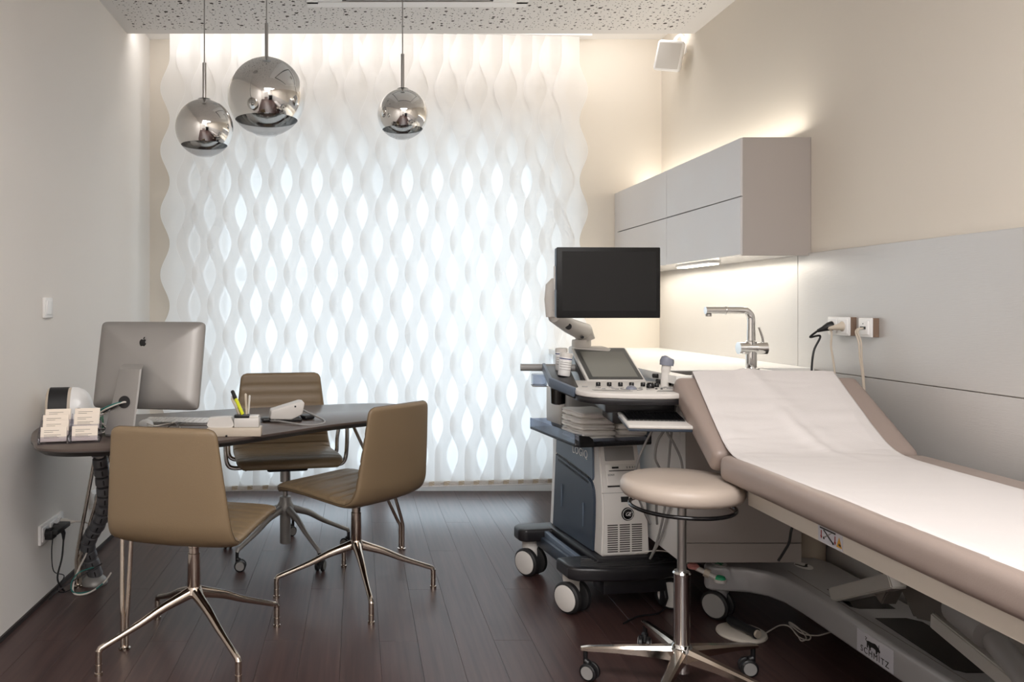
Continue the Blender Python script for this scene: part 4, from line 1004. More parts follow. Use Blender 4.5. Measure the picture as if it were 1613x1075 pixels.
# console (built in its own swivelled frame, then joined to the cart root)
CS = 0.911                                          # the console hangs forward of the tower, a little smaller than first laid out
KM = Matrix.Translation((0, 0, H*(1-CS))) @ Matrix.Scale(CS, 4) @ Matrix.Translation((1.075, 3.075, 0)) @ Matrix.Rotation(math.radians(-7), 4, 'Z')     # x right, y away
def K(r, d, z): return KM @ Vector((r, d, z))
def kb(q, name, m_, par=None, **kw):
    q.bm.transform(KM); return q.build(name, m_, par or U, world=True, **kw)
def ktilt(a=0, z=0): return Euler((a, 0, z))
slope = math.radians(2.0)
outl = spl2([(-0.200, 0.385), (-0.212, 0.28), (-0.218, 0.15), (-0.205, 0.065), (-0.150, 0.008), (-0.06, -0.010), (0.05, -0.012), (0.15, 0.004), (0.205, 0.055), (0.215, 0.15), (0.200, 0.28), (0.178, 0.385)], 5)
TM = Matrix.Translation((0, 0, 0.866)) @ Matrix.Rotation(slope, 4, 'X')
q = MB(); q.prism(outl, 0.0, 0.022, 'z', 0.006, 3, mtx=TM); kb(q, 'control_panel', M['lgrey'])
o3 = [(x*0.99, 0.002+y*0.985) for x, y in outl]
q = MB(); q.prism(o3, -0.024, 0.0, 'z', 0.005, 2, mtx=TM); kb(q, 'console_underside', M['base_black'])
cpz = 0.022
def on(x, y, z=0): return TM @ Vector((x, y, cpz+z))
for i, (x, y) in enumerate(((-0.105, 0.205), (-0.060, 0.207), (-0.015, 0.209), (0.030, 0.211), (0.076, 0.213))):
    q = MB(); q.lathe([(0.0095, 0), (0.0095, 0.014), (0.008, 0.016)], c=on(x, y), seg=18); kb(q, 'dial', M['gloss_black'])
q = MB(); q.lathe([(0.016, 0), (0.016, 0.014), (0.013, 0.018), (0.011, 0.022)], c=on(0.094, 0.165), seg=22); kb(q, 'dial', M['gloss_black'])
q = MB(); q.lathe([(0.0095, 0), (0.0095, 0.014), (0.008, 0.016)], c=on(0.126, 0.195), seg=18); kb(q, 'dial', M['gloss_black'])
q = MB(); q.lathe([(0.022, 0.0), (0.020, 0.006), (0.014, 0.012), (0.004, 0.015)], c=on(0.010, 0.120), seg=24); kb(q, 'trackball', M['bluegrey'])
q = MB()
for a0_, a1_ in ((2.3, 3.3), (3.4, 4.4), (-1.2, -0.3), (-0.2, 0.7)):
    q.tube([on(0.010+0.040*math.cos(a0_+(a1_-a0_)*k/6), 0.120+0.040*math.sin(a0_+(a1_-a0_)*k/6), 0.001) for k in range(7)], 0.0042, 6, flat=(1, 0.5))
kb(q, 'ring_keys', M['mgrey'])
random.seed(11)
for (x, y, sx_, sy_) in ((-0.115, 0.165, .016, .007), (-0.112, 0.14, .012, .006), (-0.10, 0.112, .015, .007), (-0.062, 0.160, .014, .007), (-0.060, 0.143, .012, .007), (-0.060, 0.125, .012, .007), (-0.048, 0.107, .014, .007),
                         (-0.165, 0.165, .022, .010), (0.055, 0.155, .012, .006), (0.075, 0.12, .012, .010), (0.108, 0.125, .009, .006), (0.128, 0.125, .009, .006), (0.140, 0.155, .016, .007), (0.168, 0.165, .016, .007), (0.165, 0.135, .028, .008), (0.198, 0.138, .016, .009), (0.155, 0.175, .012, .006)):
    q = MB(); q.box(on(x, y, 0.002), (sx_, sy_, 0.005), 0.0018, 2); kb(q, 'key', M['mgrey'] if abs(x-0.118) > 0.02 else M['dark'])
for pts_ in (((-0.150, 0.082), (-0.145, 0.060), (-0.110, 0.050), (0.00, 0.047), (-0.020, 0.062), (-0.045, 0.080)), ((0.090, 0.048), (0.105, 0.085), (0.192, 0.092), (0.196, 0.070), (0.180, 0.058))):
    q = MB(); q.prism(list(pts_), 0.0, 0.0015, 'z', mtx=TM @ Matrix.Translation((0, 0, cpz))); kb(q, 'palm_inset', M['mgrey'])
# touchscreen
SM = Matrix.Translation((-0.010, 0.338, 0.985-0.012)) @ Matrix.Rotation(-math.radians(46), 4, 'X').inverted() @ Matrix.Identity(4)
SM = Matrix.Translation((-0.013, 0.502, 0.969)) @ Matrix.Rotation(math.radians(7), 4, 'Z') @ Matrix.Rotation(math.radians(26), 4, 'X')
q = MB(); q.box((0, 0, -0.012), (0.256, 0.302, 0.020), 0.006, 2); q.bm.transform(SM); tsc = kb(q, 'touch_panel', M['lgrey'])
q = MB(); q.box((0.0, 0.002, 0.000), (0.236, 0.278, 0.006), 0.003, 2); q.bm.transform(SM); kb(q, 'touch_bezel', M['bezel'], tsc)
q = MB(); q.box((0.0, -0.010, 0.003), (0.198, 0.225, 0.002), 0, 1); q.bm.transform(SM); kb(q, 'display', M['lcd'], tsc)
tm = KM @ SM; e_ = (tm @ Vector((0.010, 0.124, 0.0036)))
text('LOGIQ P9', 0.017, e_, tm.to_euler(), M['white'], tsc, 0.0003, world=True)
q = MB(); q.prism([(0.36, 0.87), (0.38, 0.90), (0.63, 1.015), (0.66, 0.87)], -0.150, 0.078, 'x', 0.004); kb(q, 'screen_mount', M['base_black'])
# under-console block and keyboard
q = MB(); q.b(-0.10, 0.17, 0.08, 0.36, 0.800, 0.845, 0.008); kb(q, 'slide_housing', M['base_black'])
q = MB(); q.b(-0.05, 0.05, 0.20, 0.42, 0.74, 0.80, 0.01); kb(q, 'swivel_block', M['base_black'])
KBm = Matrix.Translation((0.068, -0.012, 0.786)) @ Matrix.Rotation(math.radians(7), 4, 'X')
q = MB(); q.box((0, 0, 0.0), (0.238, 0.205, 0.014), 0.006, 2); q.bm.transform(KBm); kt = kb(q, 'keyboard_tray', M['lgrey'])
q = MB(); q.box((0, 0, -0.012), (0.234, 0.200, 0.012), 0.005, 2); q.bm.transform(KBm); kb(q, 'tray_base', M['navy'], kt)
q = MB(); q.box((-0.003, 0.022, 0.0072), (0.214, 0.130, 0.002), 0.001, 1); q.bm.transform(KBm); kb(q, 'key_bed', M['mgrey'], kt)
q = MB()
for r_ in range(6):
    for c_ in range(14):
        q.box((-0.102+c_*0.0152, -0.032+r_*0.0205+0.004, 0.0105), (0.0128, 0.0172, 0.006), 0.0)
q.bm.transform(KBm); o = kb(q, 'keys', M['gloss_black'], kt); o['kind'] = 'stuff'
# left accessory tray with cups
AT = Matrix.Translation((0, 0.10, 0.870)) @ Matrix.Rotation(math.radians(10), 4, 'X') @ Matrix.Translation((0, -0.10, -0.870))
q = MB(); q.prism([(-0.290, 0.52), (-0.300, 0.30), (-0.290, 0.24), (-0.215, 0.09), (-0.190, 0.10), (-0.180, 0.52)], 0.850, 0.885, 'z', 0.010, 2, mtx=AT); kb(q, 'accessory_tray', M['base_black'])
q = MB(); q.prism([(-0.302, 0.50), (-0.302, 0.24), (-0.222, 0.085), (-0.210, 0.10), (-0.288, 0.25), (-0.288, 0.50)], 0.862, 0.900, 'z', 0.003, 2, mtx=AT); kb(q, 'tray_lip', M['slate'])
q = MB(); q.lathe([(0.020, 0.80), (0.031, 0.805), (0.034, 0.885), (0.030, 0.89)], c=(-0.255, 0.30, 0.005), seg=24); kb(q, 'probe_cup', M['gloss_black'])
q = MB(); q.box((-0.315, 0.495, 0.893), (0.062, 0.08, 0.050), 0.004, 1); kb(q, 'side_holder', M['smoked'])
q = MB(); q.box((-0.315, 0.495, 0.866), (0.066, 0.085, 0.004), 0.001, 1); kb(q, 'side_holder_floor', M['mgrey'])
# rear handle
q = MB(); q.cyl((-0.395, 0.54, 0.945), (-0.12, 0.54, 0.945), 0.0165, 24); kb(q, 'rear_handle', M['mgrey'])
q = MB(); q.b(-0.15, 0.02, 0.60, 0.76, 0.86, 1.035, 0.012); kb(q, 'rear_housing', M['lgrey'])
# monitor arm
q = MB(); q.lathe([(0.045, 0.985), (0.045, 1.045), (0.043, 1.055), (0.020, 1.06)], c=(-0.097, 0.698, 0.012), seg=28); kb(q, 'arm_pivot', M['lgrey'])
pA = K(-0.090, 0.690, 1.068); pB = K(-0.258, 0.395, 1.180)
q = MB(); q.tube([pA+Vector((0.012, 0, -0.005)), pA+Vector((0.0, 0, 0.035)), pA.lerp(pB, 0.5)+Vector((0, 0, 0.012)), pB, pB+Vector((-0.008, 0, 0.03))], [0.040, 0.042, 0.034, 0.027, 0.027], 16, flat=(0.85, 1.0))
q.build('monitor_arm', M['lgrey'], U, world=True)
q = MB(); q.tube([pB+Vector((-0.008, 0.0, 0.0)), pB+Vector((-0.012, 0, 0.07)), pB+Vector((-0.008, 0, 0.125)), pB+Vector((0.002, 0, 0.150))], [0.023, 0.025, 0.024, 0.012], 16, flat=(0.9, 1.2)); q.build('monitor_bracket', M['lgrey'], U, world=True)
q = MB(); q.cyl(pB+Vector((0.02, -0.03, 0.10)), pB+Vector((0.02, 0.03, 0.10)), 0.032, 24).cyl(pB+Vector((0.0, 0.0, 0.10)), pB+Vector((0.12, -0.03, 0.10)), 0.02, 16); q.build('tilt_joint', M['lgrey'], U, world=True)
q = MB(); q.cyl(pA.lerp(pB, 0.62)+Vector((0.0, -0.040, -0.002)), pA.lerp(pB, 0.62)+Vector((0, -0.02, 0)), 0.013, 16); q.build('arm_knob', M['dark'], U, world=True)
q = MB(); q.cyl(pA.lerp(pB, 0.13)+Vector((0.0, -0.043, 0.0)), pA.lerp(pB, 0.1)+Vector((0, -0.02, 0)), 0.006, 12); q.build('arm_knob', M['dark'], U, world=True)
# monitor
MM = Matrix.Translation((0, 0, H*(1-CS))) @ Matrix.Scale(CS, 4) @ Matrix.Translation((1.040, 3.30, 1.324)) @ Matrix.Rotation(math.radians(1.5), 4, 'Z')
def mm(q, name, m_, par=None): q.bm.transform(MM); return q.build(name, m_, par or U, world=True)
mon = mm(MB().box((0, 0.018, 0), (0.432, 0.040, 0.292), 0.008, 3), 'monitor', M['slate'])
mm(MB().box((0, -0.003, 0), (0.434, 0.010, 0.294), 0.004, 2), 'monitor_bezel', M['screen'], mon)
mm(MB().box((0.002, -0.0075, 0.006), (0.396, 0.0016, 0.248), 0.0006, 1), 'monitor_screen', M['screen'], mon)
mm(MB().box((-0.01, 0.055, 0), (0.30, 0.04, 0.20), 0.015, 3), 'monitor_back', M['lgrey'], mon)
mm(MB().box((-0.219, 0.020, 0.02), (0.004, 0.016, 0.10), 0.0015, 1), 'port_cover', M['lgrey'], mon)
# probe and bottles
t = thing('ultrasound_probe', 'pale ultrasound probe with grey cap standing right of the touch screen', 'probe', K(0.172, 0.235, 0.893), 0)
t0 = Vector((0, 0, 0))
MB().tube(spline([(-0.004, 0, 0.0), (-0.003, 0, 0.035), (0.000, 0, 0.06), (0.004, 0, 0.085)], 4), [0.013]*4+[0.0125]*4+[0.015]*4+[0.019], 16, flat=(1.0, 1.15)).build('body', M['lgrey'], t)
MB().tube([(0.003, 0, 0.080), (0.005, 0, 0.096), (0.008, 0, 0.108), (0.010, 0, 0.112)], [0.0215, 0.023, 0.020, 0.012], 16, flat=(1.0, 1.15)).build('cap', M['bluegrey'], t)
q = MB(); q.prism([(0.13, 0.24), (0.20, 0.22), (0.235, 0.26), (0.225, 0.36), (0.15, 0.38)], 0.868, 0.890, 'z', 0.006); kb(q, 'probe_holder', M['base_black'])
q = MB()
for x, y, z in ((0.165, 0.30, 0.91), (0.185, 0.27, 0.90), (0.205, 0.30, 0.895), (0.16, 0.34, 0.93)): q.lathe([(0.016, -0.01), (0.018, 0.0), (0.016, 0.008)], c=(x, y, z), seg=14)
kb(q, 'probe_cups', M['gloss_black'])
def canister(p, tiltx, label, name='wipes_canister'):
    t_ = thing(name, label, 'canister', p, 0); R_ = Euler((0, tiltx, 0))
    MB().lathe([(0.022, 0), (0.024, 0.003), (0.024, 0.074)], rot=R_, seg=28).build('body', M['white'], t_)
    MB().lathe([(0.0242, 0.065), (0.0242, 0.069)], rot=R_, seg=28, cap=False).build('stripe', M['navyprint'], t_)
    MB().lathe([(0.025, 0.074), (0.025, 0.087), (0.022, 0.090), (0.019, 0.088)], rot=R_, seg=28).build('lid', M['lgrey'], t_)
    q_ = MB()
    for zz_, l_ in ((0.052, 1.0), (0.044, 0.8), (0.024, 0.5), (0.034, 0.6)):
        q_.lathe([(0.0243, zz_), (0.0243, zz_+0.002)], rot=R_, seg=28, cap=False)
    for v in list(q_.bm.verts):
        if v.co.y > -0.010: q_.bm.verts.remove(v)
    q_.build('printed_lines', M['mgrey'], t_)
canister(K(-0.228, 0.330, 0.926), 0.12, 'white wipes canister with blue stripe leaning in the cart side tray')
canister(K(-0.225, 0.430, 0.942), 0.0, 'second white canister standing behind the leaning wipes canister')
# probe cables hanging at the right of the cart
def cc(pts, name, lab, r_=0.0045): tag(cable(name, pts, r_, M['mgrey']), lab, 'cable')
q = MB()
for pts in ([P(1040, 640, 2.95), P(1030, 672, 2.90), P(1015, 702, 2.90), P(1004, 730, 2.92), P(1000, 765, 2.98), P(1012, 800, 3.05), P(1024, 826, 3.1)],
            [P(1044, 645, 2.95), P(1050, 670, 2.90), P(1036, 695, 2.90), P(1032, 722, 2.92), P(1040, 745, 2.96), P(1034, 790, 3.02), P(1035, 826, 3.1)],
            [P(1048, 640, 2.98), P(1050, 678, 2.92), P(1062, 700, 2.90), P(1074, 730, 2.90), P(1074, 770, 2.93), P(1056, 800, 3.0), P(1042, 845, 3.08), P(1025, 879, 3.13)],
            [P(1064, 640, 2.95), P(1059, 672, 2.92), P(1056, 700, 2.92), P(1053, 735, 2.95), P(1047, 800, 3.02), P(1036, 850, 3.1), P(1024, 881, 3.14)]):
    q.tube(spline(pts, 8), 0.0045, 8)
q.build('probe_cables', M['mgrey'], U, world=True)

# ------------------------------------------------------------------ stool
ST = thing('stool', 'round beige padded stool on a chrome column with five-star caster base', 'stool', (1.032, 2.53, 0))
MB().lathe([(0.05, 0.616), (0.160, 0.617), (0.179, 0.623), (0.187, 0.636), (0.187, 0.654), (0.181, 0.668), (0.165, 0.676), (0.10, 0.678), (0.001, 0.678)], seg=64).build('seat', M['stoolvinyl'], ST, sharp=60)
q = MB(); q.tube([(0.158*math.cos(a), 0.158*math.sin(a), 0.588) for a in [2*PI*k/48 for k in range(49)]], 0.0062, 10)
q.build('release_ring', M['gloss_black'], ST)
q = MB(); 
for a in (2.55, 5.7, 0.9): q.tube([(0.158*math.cos(a), 0.158*math.sin(a), 0.588), (0.12*math.cos(a+0.1), 0.12*math.sin(a+0.1), 0.606), (0.05*math.cos(a), 0.05*math.sin(a), 0.610)], 0.005, 8)
q.build('ring_spokes', M['chrome'], ST)
MB().lathe([(0.024, 0.590), (0.024, 0.617)], seg=20).build('collar', M['dark'], ST)
MB().lathe([(0.014, 0.34), (0.014, 0.592)], seg=24).build('gas_rod', M['steel'], ST)
MB().lathe([(0.0145, 0.382), (0.024, 0.380), (0.028, 0.374), (0.0245, 0.366), (0.0245, 0.10), (0.0245, 0.060), (0.015, 0.055)], seg=28).build('column', M['chrome'], ST)
MB().lathe([(0.026, 0.092), (0.034, 0.098), (0.036, 0.135), (0.026, 0.150)], seg=24).build('hub', M['chrome'], ST)
for k in range(5):
    a = math.radians(92+72*k); ca, sa = math.cos(a), math.sin(a); r = 0.295
    q = MB(); R = []
    for d, zt, zb, w_ in ((0.02, 0.142, 0.098, 0.020), (0.10, 0.132, 0.100, 0.0165), (0.20, 0.119, 0.099, 0.0135), (0.285, 0.108, 0.094, 0.012), (0.31, 0.102, 0.093, 0.009)):
        c_ = Vector((d*ca, d*sa, 0)); s_ = Vector((-sa, ca, 0))
        R.append([c_+s_*w_*u+Vector((0, 0, zb+(zt-zb)*v)) for u, v in ((-1, 0), (1, 0), (1, 0.7), (0.6, 1), (-0.6, 1), (-1, 0.7))])
    q.rings(R); lg = q.build('leg', M['warmchrome'], ST, sharp=30)
    caster(lg, Vector((r*ca, r*sa, 0.095)), 0.3, a+1.1, wheel_r=0.028)

# ------------------------------------------------------------------ examination couch
CO = thing('examination_couch', 'long taupe upholstered examination couch with raised head end, along the right wall', 'examination couch', (1.455, 2.0, 0))
X0, X1 = 1.130, 1.780; HY, HZ = 2.505, 0.755
def pad(x0, x1, pts, th, name, bevs=0.030):
    """upholstered pad: top line from pts[0] to pts[1] in (y,z), thickness th below it"""
    a = Vector((0, pts[0][0], pts[0][1])); b_ = Vector((0, pts[1][0], pts[1][1])); d = (b_-a); L_ = d.length; d.normalize(); n = Vector((0, -d.z, d.y))
    if n.z < 0: n = -n
    t_ = bmesh.new(); bmesh.ops.create_cube(t_, size=1.0)
    for v in t_.verts: v.co.x *= (x1-x0); v.co.y *= L_; v.co.z *= th
    top = [e for e in t_.edges]
    bmesh.ops.bevel(t_, geom=top, offset=bevs, segments=6, affect='EDGES', profile=0.62)
    c_ = (a+b_)/2-n*th/2
    mt_ = Matrix(((1, 0, 0, (x0+x1)/2), (0, d.y, n.y, c_.y), (0, d.z, n.z, c_.z), (0, 0, 0, 1)))
    t_.transform(mt_)
    return MB().merge(t_).build(name, M['upholstery'], CO, world=True, sharp=60)
an = math.radians(34)
pad(X0, X1, ((HY-0.005, HZ+0.003), (HY+0.400*math.cos(an), HZ+0.400*math.sin(an))), 0.085, 'backrest', 0.032)
pad(X0, X1, ((1.05, HZ+0.005), (HY-0.012, HZ+0.005)), 0.082, 'mattress', 0.034)
MB().b(X0+0.10, X1-0.10, HY-0.01, HY+0.03, HZ-0.09, HZ-0.03, 0.01).build('hinge', M['dark'], CO, world=True)
# paper sheet
prof = spline([(0, HY+0.350, HZ+0.150), (0, HY+0.352, HZ+0.190), (0, HY+0.338, HZ+0.235), (0, HY+0.315, HZ+0.227), (0, HY+0.20, HZ+0.149), (0, HY+0.08, HZ+0.069), (0, HY+0.01, HZ+0.031), (0, HY-0.07, HZ+0.0125), (0, HY-0.20, HZ+0.0095), (0, HY-0.5, HZ+0.009), (0, HY-0.9, HZ+0.009), (0, HY-1.3, HZ+0.009), (0, 1.06, HZ+0.009)], 24)
from mathutils import noise
vs = []; fs = []; nx = 90
for i, p in enumerate(prof):
    s_ = max(0.0, min(1.0, (p.y-(HY-0.15))/0.5)); xa = 1.148+0.050*s_; xb = 1.678+0.024*s_
    if p.y < 2.0: xa -= 0.004*math.sin(p.y*9)
    nxt = prof[min(i+1, len(prof)-1)]; prv = prof[max(i-1, 0)]; d = (nxt-prv).normalized(); nm = Vector((0, d.z, -d.y))
    if nm.z < -0.1: nm = -nm
    for j in range(nx+1):
        u = j/nx; x = xa+(xb-xa)*u
        e = min(1, min(u, 1-u)*12)
        w1 = noise.noise(Vector((x*2.2, p.y*16, 1.3)))*0.0045+noise.noise(Vector((x*7, p.y*30, 5.1)))*0.0018
        w2 = noise.noise(Vector((x*5+p.y*3, p.y*4, 9.0)))*0.004
        hinge = math.exp(-((p.y-(HY+0.05))/0.12)**2)
        up = (abs(w1)+abs(w2)*0.6)*(0.35+1.2*hinge+0.4*s_)
        up += 0.012*hinge*math.exp(-((u-0.55+(p.y-HY)*0.6)/0.05)**2)
        up += 0.008*s_*math.exp(-((u-0.5+(p.y-HY-0.2)*0.9)/0.07)**2)
        dip = 0.0
        if x < 1.164: dip = 0.034-math.sqrt(max(0, 0.034**2-(1.164-x)**2))+0.0025
        vs.append(Vector((x, p.y, p.z))+nm*(up*(0.35+0.65*e)-0.003*(1-e)-dip))
n1 = nx+1
for i in range(len(prof)-1):
    for j in range(nx): fs.append((i*n1+j, i*n1+j+1, (i+1)*n1+j+1, (i+1)*n1+j))
o = MB().faces(vs, fs).build('paper_sheet', M['paper'], sharp=180)
md = o.modifiers.new('thickness', 'SOLIDIFY'); md.thickness = 0.0008
tag(o, 'crinkled pale paper sheet rolled down the length of the examination couch', 'paper sheet')
# frame
MB().b(X0+0.048, X0+0.078, 1.05, 2.40, 0.622, 0.672, 0.004).build('side_rail', M['cream'], CO, world=True)
MB().b(X1-0.078, X1-0.048, 1.05, 2.40, 0.622, 0.672, 0.004).build('side_rail', M['cream'], CO, world=True)
for y in (1.15, 1.75, 2.37):
    MB().b(X0+0.078, X1-0.078, y-0.02, y+0.02, 0.626, 0.668, 0.003).build('cross_bar', M['mech'], CO, world=True)
MB().b(X0+0.06, X1-0.06, 1.06, 2.42, 0.666, 0.679, 0.002).build('deck', M['mech'], CO, world=True)
# sticker on the rail
yc = 1.155*F/((1308)-CX); yc = (X0+0.0475)*F/(1308-CX)
sk = MB().b(X0+0.0472, X0+0.0482, yc-0.050, yc+0.052, 0.625, 0.669).build('safety_sticker', M['label'], CO, world=True)
xx = X0+0.0466
def on_rail(pts, name, m_):   # pts in (s along towards camera, t up), metres, around the sticker centre
    q = MB(); q.prism([(yc-s_, 0.647+t_) for s_, t_ in pts], xx, xx+0.0006, 'x'); q.build(name, m_, sk, world=True)
on_rail([(-0.044, 0.012), (0.022, 0.012), (0.022, 0.016), (-0.044, 0.016)], 'printed_bar', M['dark'])
on_rail([(-0.030, 0.010), (0.010, -0.014), (0.013, -0.011), (-0.026, 0.012)], 'printed_line', M['dark'])
on_rail([(0.008, 0.012), (-0.026, -0.010), (-0.028, -0.007), (0.004, 0.012)], 'printed_line', M['mgrey'])
on_rail(circ(0.0035, 12, -0.027, -0.009), 'printed_dot', M['dark']); on_rail(circ(0.0035, 12, 0.012, -0.0125), 'printed_dot', M['dark'])
for s_ in (-0.038, 0.020):
    on_rail([(s_-0.0015, 0.008), (s_+0.0015, 0.008), (s_+0.0015, -0.006), (s_+0.004, -0.006), (s_, -0.014), (s_-0.004, -0.006), (s_-0.0015, -0.006)], 'printed_arrow', M['redprint'])
on_rail([(0.026, -0.015), (0.048, -0.015), (0.037, 0.010)], 'warning_triangle', M['amber'])
q = MB(); q.prism([(yc-s_, 0.647+t_) for s_, t_ in ((0.035, -0.010), (0.044, -0.012), (0.044, -0.007), (0.037, -0.004))], xx-0.0005, xx, 'x'); q.build('warning_symbol', M['dark'], sk, world=True)
# sculpted base
zt, zb = 0.225, 0.130; BXL = 1.575
bo = [(1.352, 3.100), (1.345, 3.075), (1.360, 3.050), (1.42, 3.040), (1.49, 3.025), (1.54, 2.985), (1.568, 2.92), (1.575, 2.82), (1.575, 1.0), (1.80, 1.0), (1.845, 1.1), (1.85, 3.10), (1.82, 3.165), (1.60, 3.170), (1.45, 3.160), (1.375, 3.130)]
q = MB(); 
def openings():
    return [(1.66, 2.59, 2.80), (1.66, 2.18, 2.52)]
hx0, hx1 = 1.635, 1.775
cuts = ((2.62, 2.80), (2.16, 2.54), (1.55, 1.95))
# base shell as outline, with dark wells sunk into its top
basep = MB().prism(spl2(bo[:9], 1, False)[:0] or bo, zb, zt, 'z', 0.014, 4).build('base', M['silver'], CO, world=True, sharp=50)
for (ya, yb) in cuts:
    MB().prism([(hx0, ya+0.02), (hx0+0.02, ya), (hx1, ya), (hx1+0.01, yb-0.03), (hx1-0.02, yb), (hx0+0.02, yb)], zt-0.003, zt+0.0012, 'z').build('well', M['gloss_black'], basep, world=True)
MB().tube([(hx0-0.01, 3.0, zt), (hx0-0.012, 2.6, zt), (hx0-0.012, 1.2, zt)], 0.0012, 6).build('seam', M['mech'], basep, world=True)
MB().prism(circ(0.5, 28), zt, zt+0.0012, 'z', mtx=Matrix.Translation((1.402, 3.082, 0)) @ Matrix.Diagonal((0.055, 0.075, 1, 1))).build('decal', M['white'], basep, world=True)
MB().b(1.386, 1.418, 3.078, 3.086, zt+0.0012, zt+0.002).b(1.398, 1.406, 3.060, 3.104, zt+0.0012, zt+0.002).build('green_cross', M['green'], basep, world=True)
MB().prism(circ(0.5, 28), zt, zt+0.0012, 'z', mtx=Matrix.Translation((1.715, 3.055, 0)) @ Matrix.Diagonal((0.058, 0.085, 1, 1))).build('decal', M['white'], basep, world=True)
for dx, a in ((-0.014, 0.5), (0.012, -0.6)):
    MB().box((1.715+dx, 3.058, zt+0.0018), (0.008, 0.034, 0.001), 0, 1, rot=Euler((0, 0, a))).box((1.715+dx*0.3, 3.045, zt+0.0018), (0.010, 0.012, 0.001)).build('foot_symbol', M['dark'], basep, world=True)
# couch casters
def couch_wheel(x, y):
    rad = 0.055; ax = Vector((-0.78, -0.62, 0)).normalized(); c0 = Vector((x, y, rad))
    for s_ in (1, -1):
        i0 = c0+ax*s_*0.012; i1 = c0+ax*s_*0.034
        wq = MB().tube([i0, i0.lerp(i1, 0.1), i0.lerp(i1, 0.8), i1], [rad*0.93, rad, rad, rad*0.9], 28).build('wheel', M['rubber'], CO, world=True)
        MB().tube([i1-ax*s_*0.003, i1+ax*s_*0.003, i1+ax*s_*0.004], [rad*0.84, rad*0.82, rad*0.6], 28).build('wheel_disc', M['mgrey'], wq, world=True)
    MB().tube([c0+Vector((0.0, 0, -0.02)), c0+Vector((0.012, 0.01, 0.03)), c0+Vector((0.02, 0.01, zb-rad+0.01))], [0.026, 0.030, 0.030], 16).build('caster_housing', M['silver'], CO, world=True)
couch_wheel(1.415, 3.12); couch_wheel(1.80, 3.10); couch_wheel(1.62, 1.15); couch_wheel(1.80, 1.15)
# scissor mechanism
def bar(a, b_, w_, h_, name, m_, par=None):
    a = Vector(a); b_ = Vector(b_); d = (b_-a); L_ = d.length; d.normalize(); s_ = Vector((1, 0, 0)); n = d.cross(s_).normalized(); s_ = n.cross(d)
    mt_ = Matrix((s_, d, n)).transposed().to_4x4(); mt_.translation = (a+b_)/2
    t_ = bmesh.new(); bmesh.ops.create_cube(t_, size=1.0)
    for v in t_.verts: v.co.x *= w_; v.co.y *= L_; v.co.z *= h_
    bmesh.ops.bevel(t_, geom=list(t_.edges), offset=0.004, segments=2, affect='EDGES'); t_.transform(mt_)
    return MB().merge(t_).build(name, m_, par or CO, world=True)
mx_ = 1.62
bar(P(1318, 938, 2.72), P(1414, 915, 2.40), 0.05, 0.046, 'lift_arm', M['mechlight'])
bar(P(1395, 905, 2.55), P(1432, 880, 2.45), 0.02, 0.035, 'lift_arm', M['mechlight'])
bar(P(1385, 893, 2.60), P(1440, 925, 2.38), 0.02, 0.030, 'link', M['mech'])
bar(P(1478, 978, 2.28), P(1610, 1085, 1.93), 0.045, 0.045, 'lift_arm', M['mechlight'])
bar(P(1500, 975, 2.30), P(1650, 1090, 1.93), 0.05, 0.045, 'lift_arm', M['mech'])
bar((1.66, 2.50, 0.30), (1.66, 2.30, 0.63), 0.05, 0.04, 'lift_arm', M['mech'])
a = P(1440, 945, 2.40); b_ = P(1560, 980, 2.07)
q = MB(); pts = [P(1412, 922, 2.42), P(1440, 905, 2.38), P(1500, 925, 2.25), P(1570, 960, 2.08), P(1560, 985, 2.06), P(1480, 985, 2.26), P(1438, 975, 2.37)]
lo = [Vector((p.x-0.0, p.y, p.z)) for p in pts]
t_ = bmesh.new(); A1 = [t_.verts.new(p) for p in lo]; A2 = [t_.verts.new(p+Vector((0.12, 0.02, 0.02))) for p in lo]; n = len(lo)
t_.faces.new(A1); t_.faces.new(A2[::-1])
for i in range(n): t_.faces.new((A1[i], A1[(i+1) % n], A2[(i+1) % n], A2[i]))
bmesh.ops.recalc_face_normals(t_, faces=t_.faces); bmesh.ops.bevel(t_, geom=list(t_.edges), offset=0.008, segments=3, affect='EDGES')
mh = MB().merge(t_).build('motor_housing', M['motor'], CO, world=True)
MB().lathe([(0.011, 0), (0.012, 0.004), (0.006, 0.006)], c=P(1421, 915, 2.395), rot=Euler((0, -PI/2, 0)), seg=16).build('bolt', M['chrome'], mh, world=True)
MB().tube([P(1515, 960, 2.20), P(1545, 985, 2.10), P(1562, 1000, 2.06)], [0.050, 0.048, 0.046], 24).build('actuator_sleeve', M['mgrey'], CO, world=True)
MB().tube([P(1555, 995, 2.10), P(1640, 1100, 1.86)], 0.030, 20).build('piston', M['mgrey'], CO, world=True)
MB().b(1.54, 1.65, 2.60, 2.85, 0.60, 0.64, 0.004).b(1.54, 1.65, 2.36, 2.62, 0.625, 0.66, 0.004).build('head_bracket', M['mech'], CO, world=True)
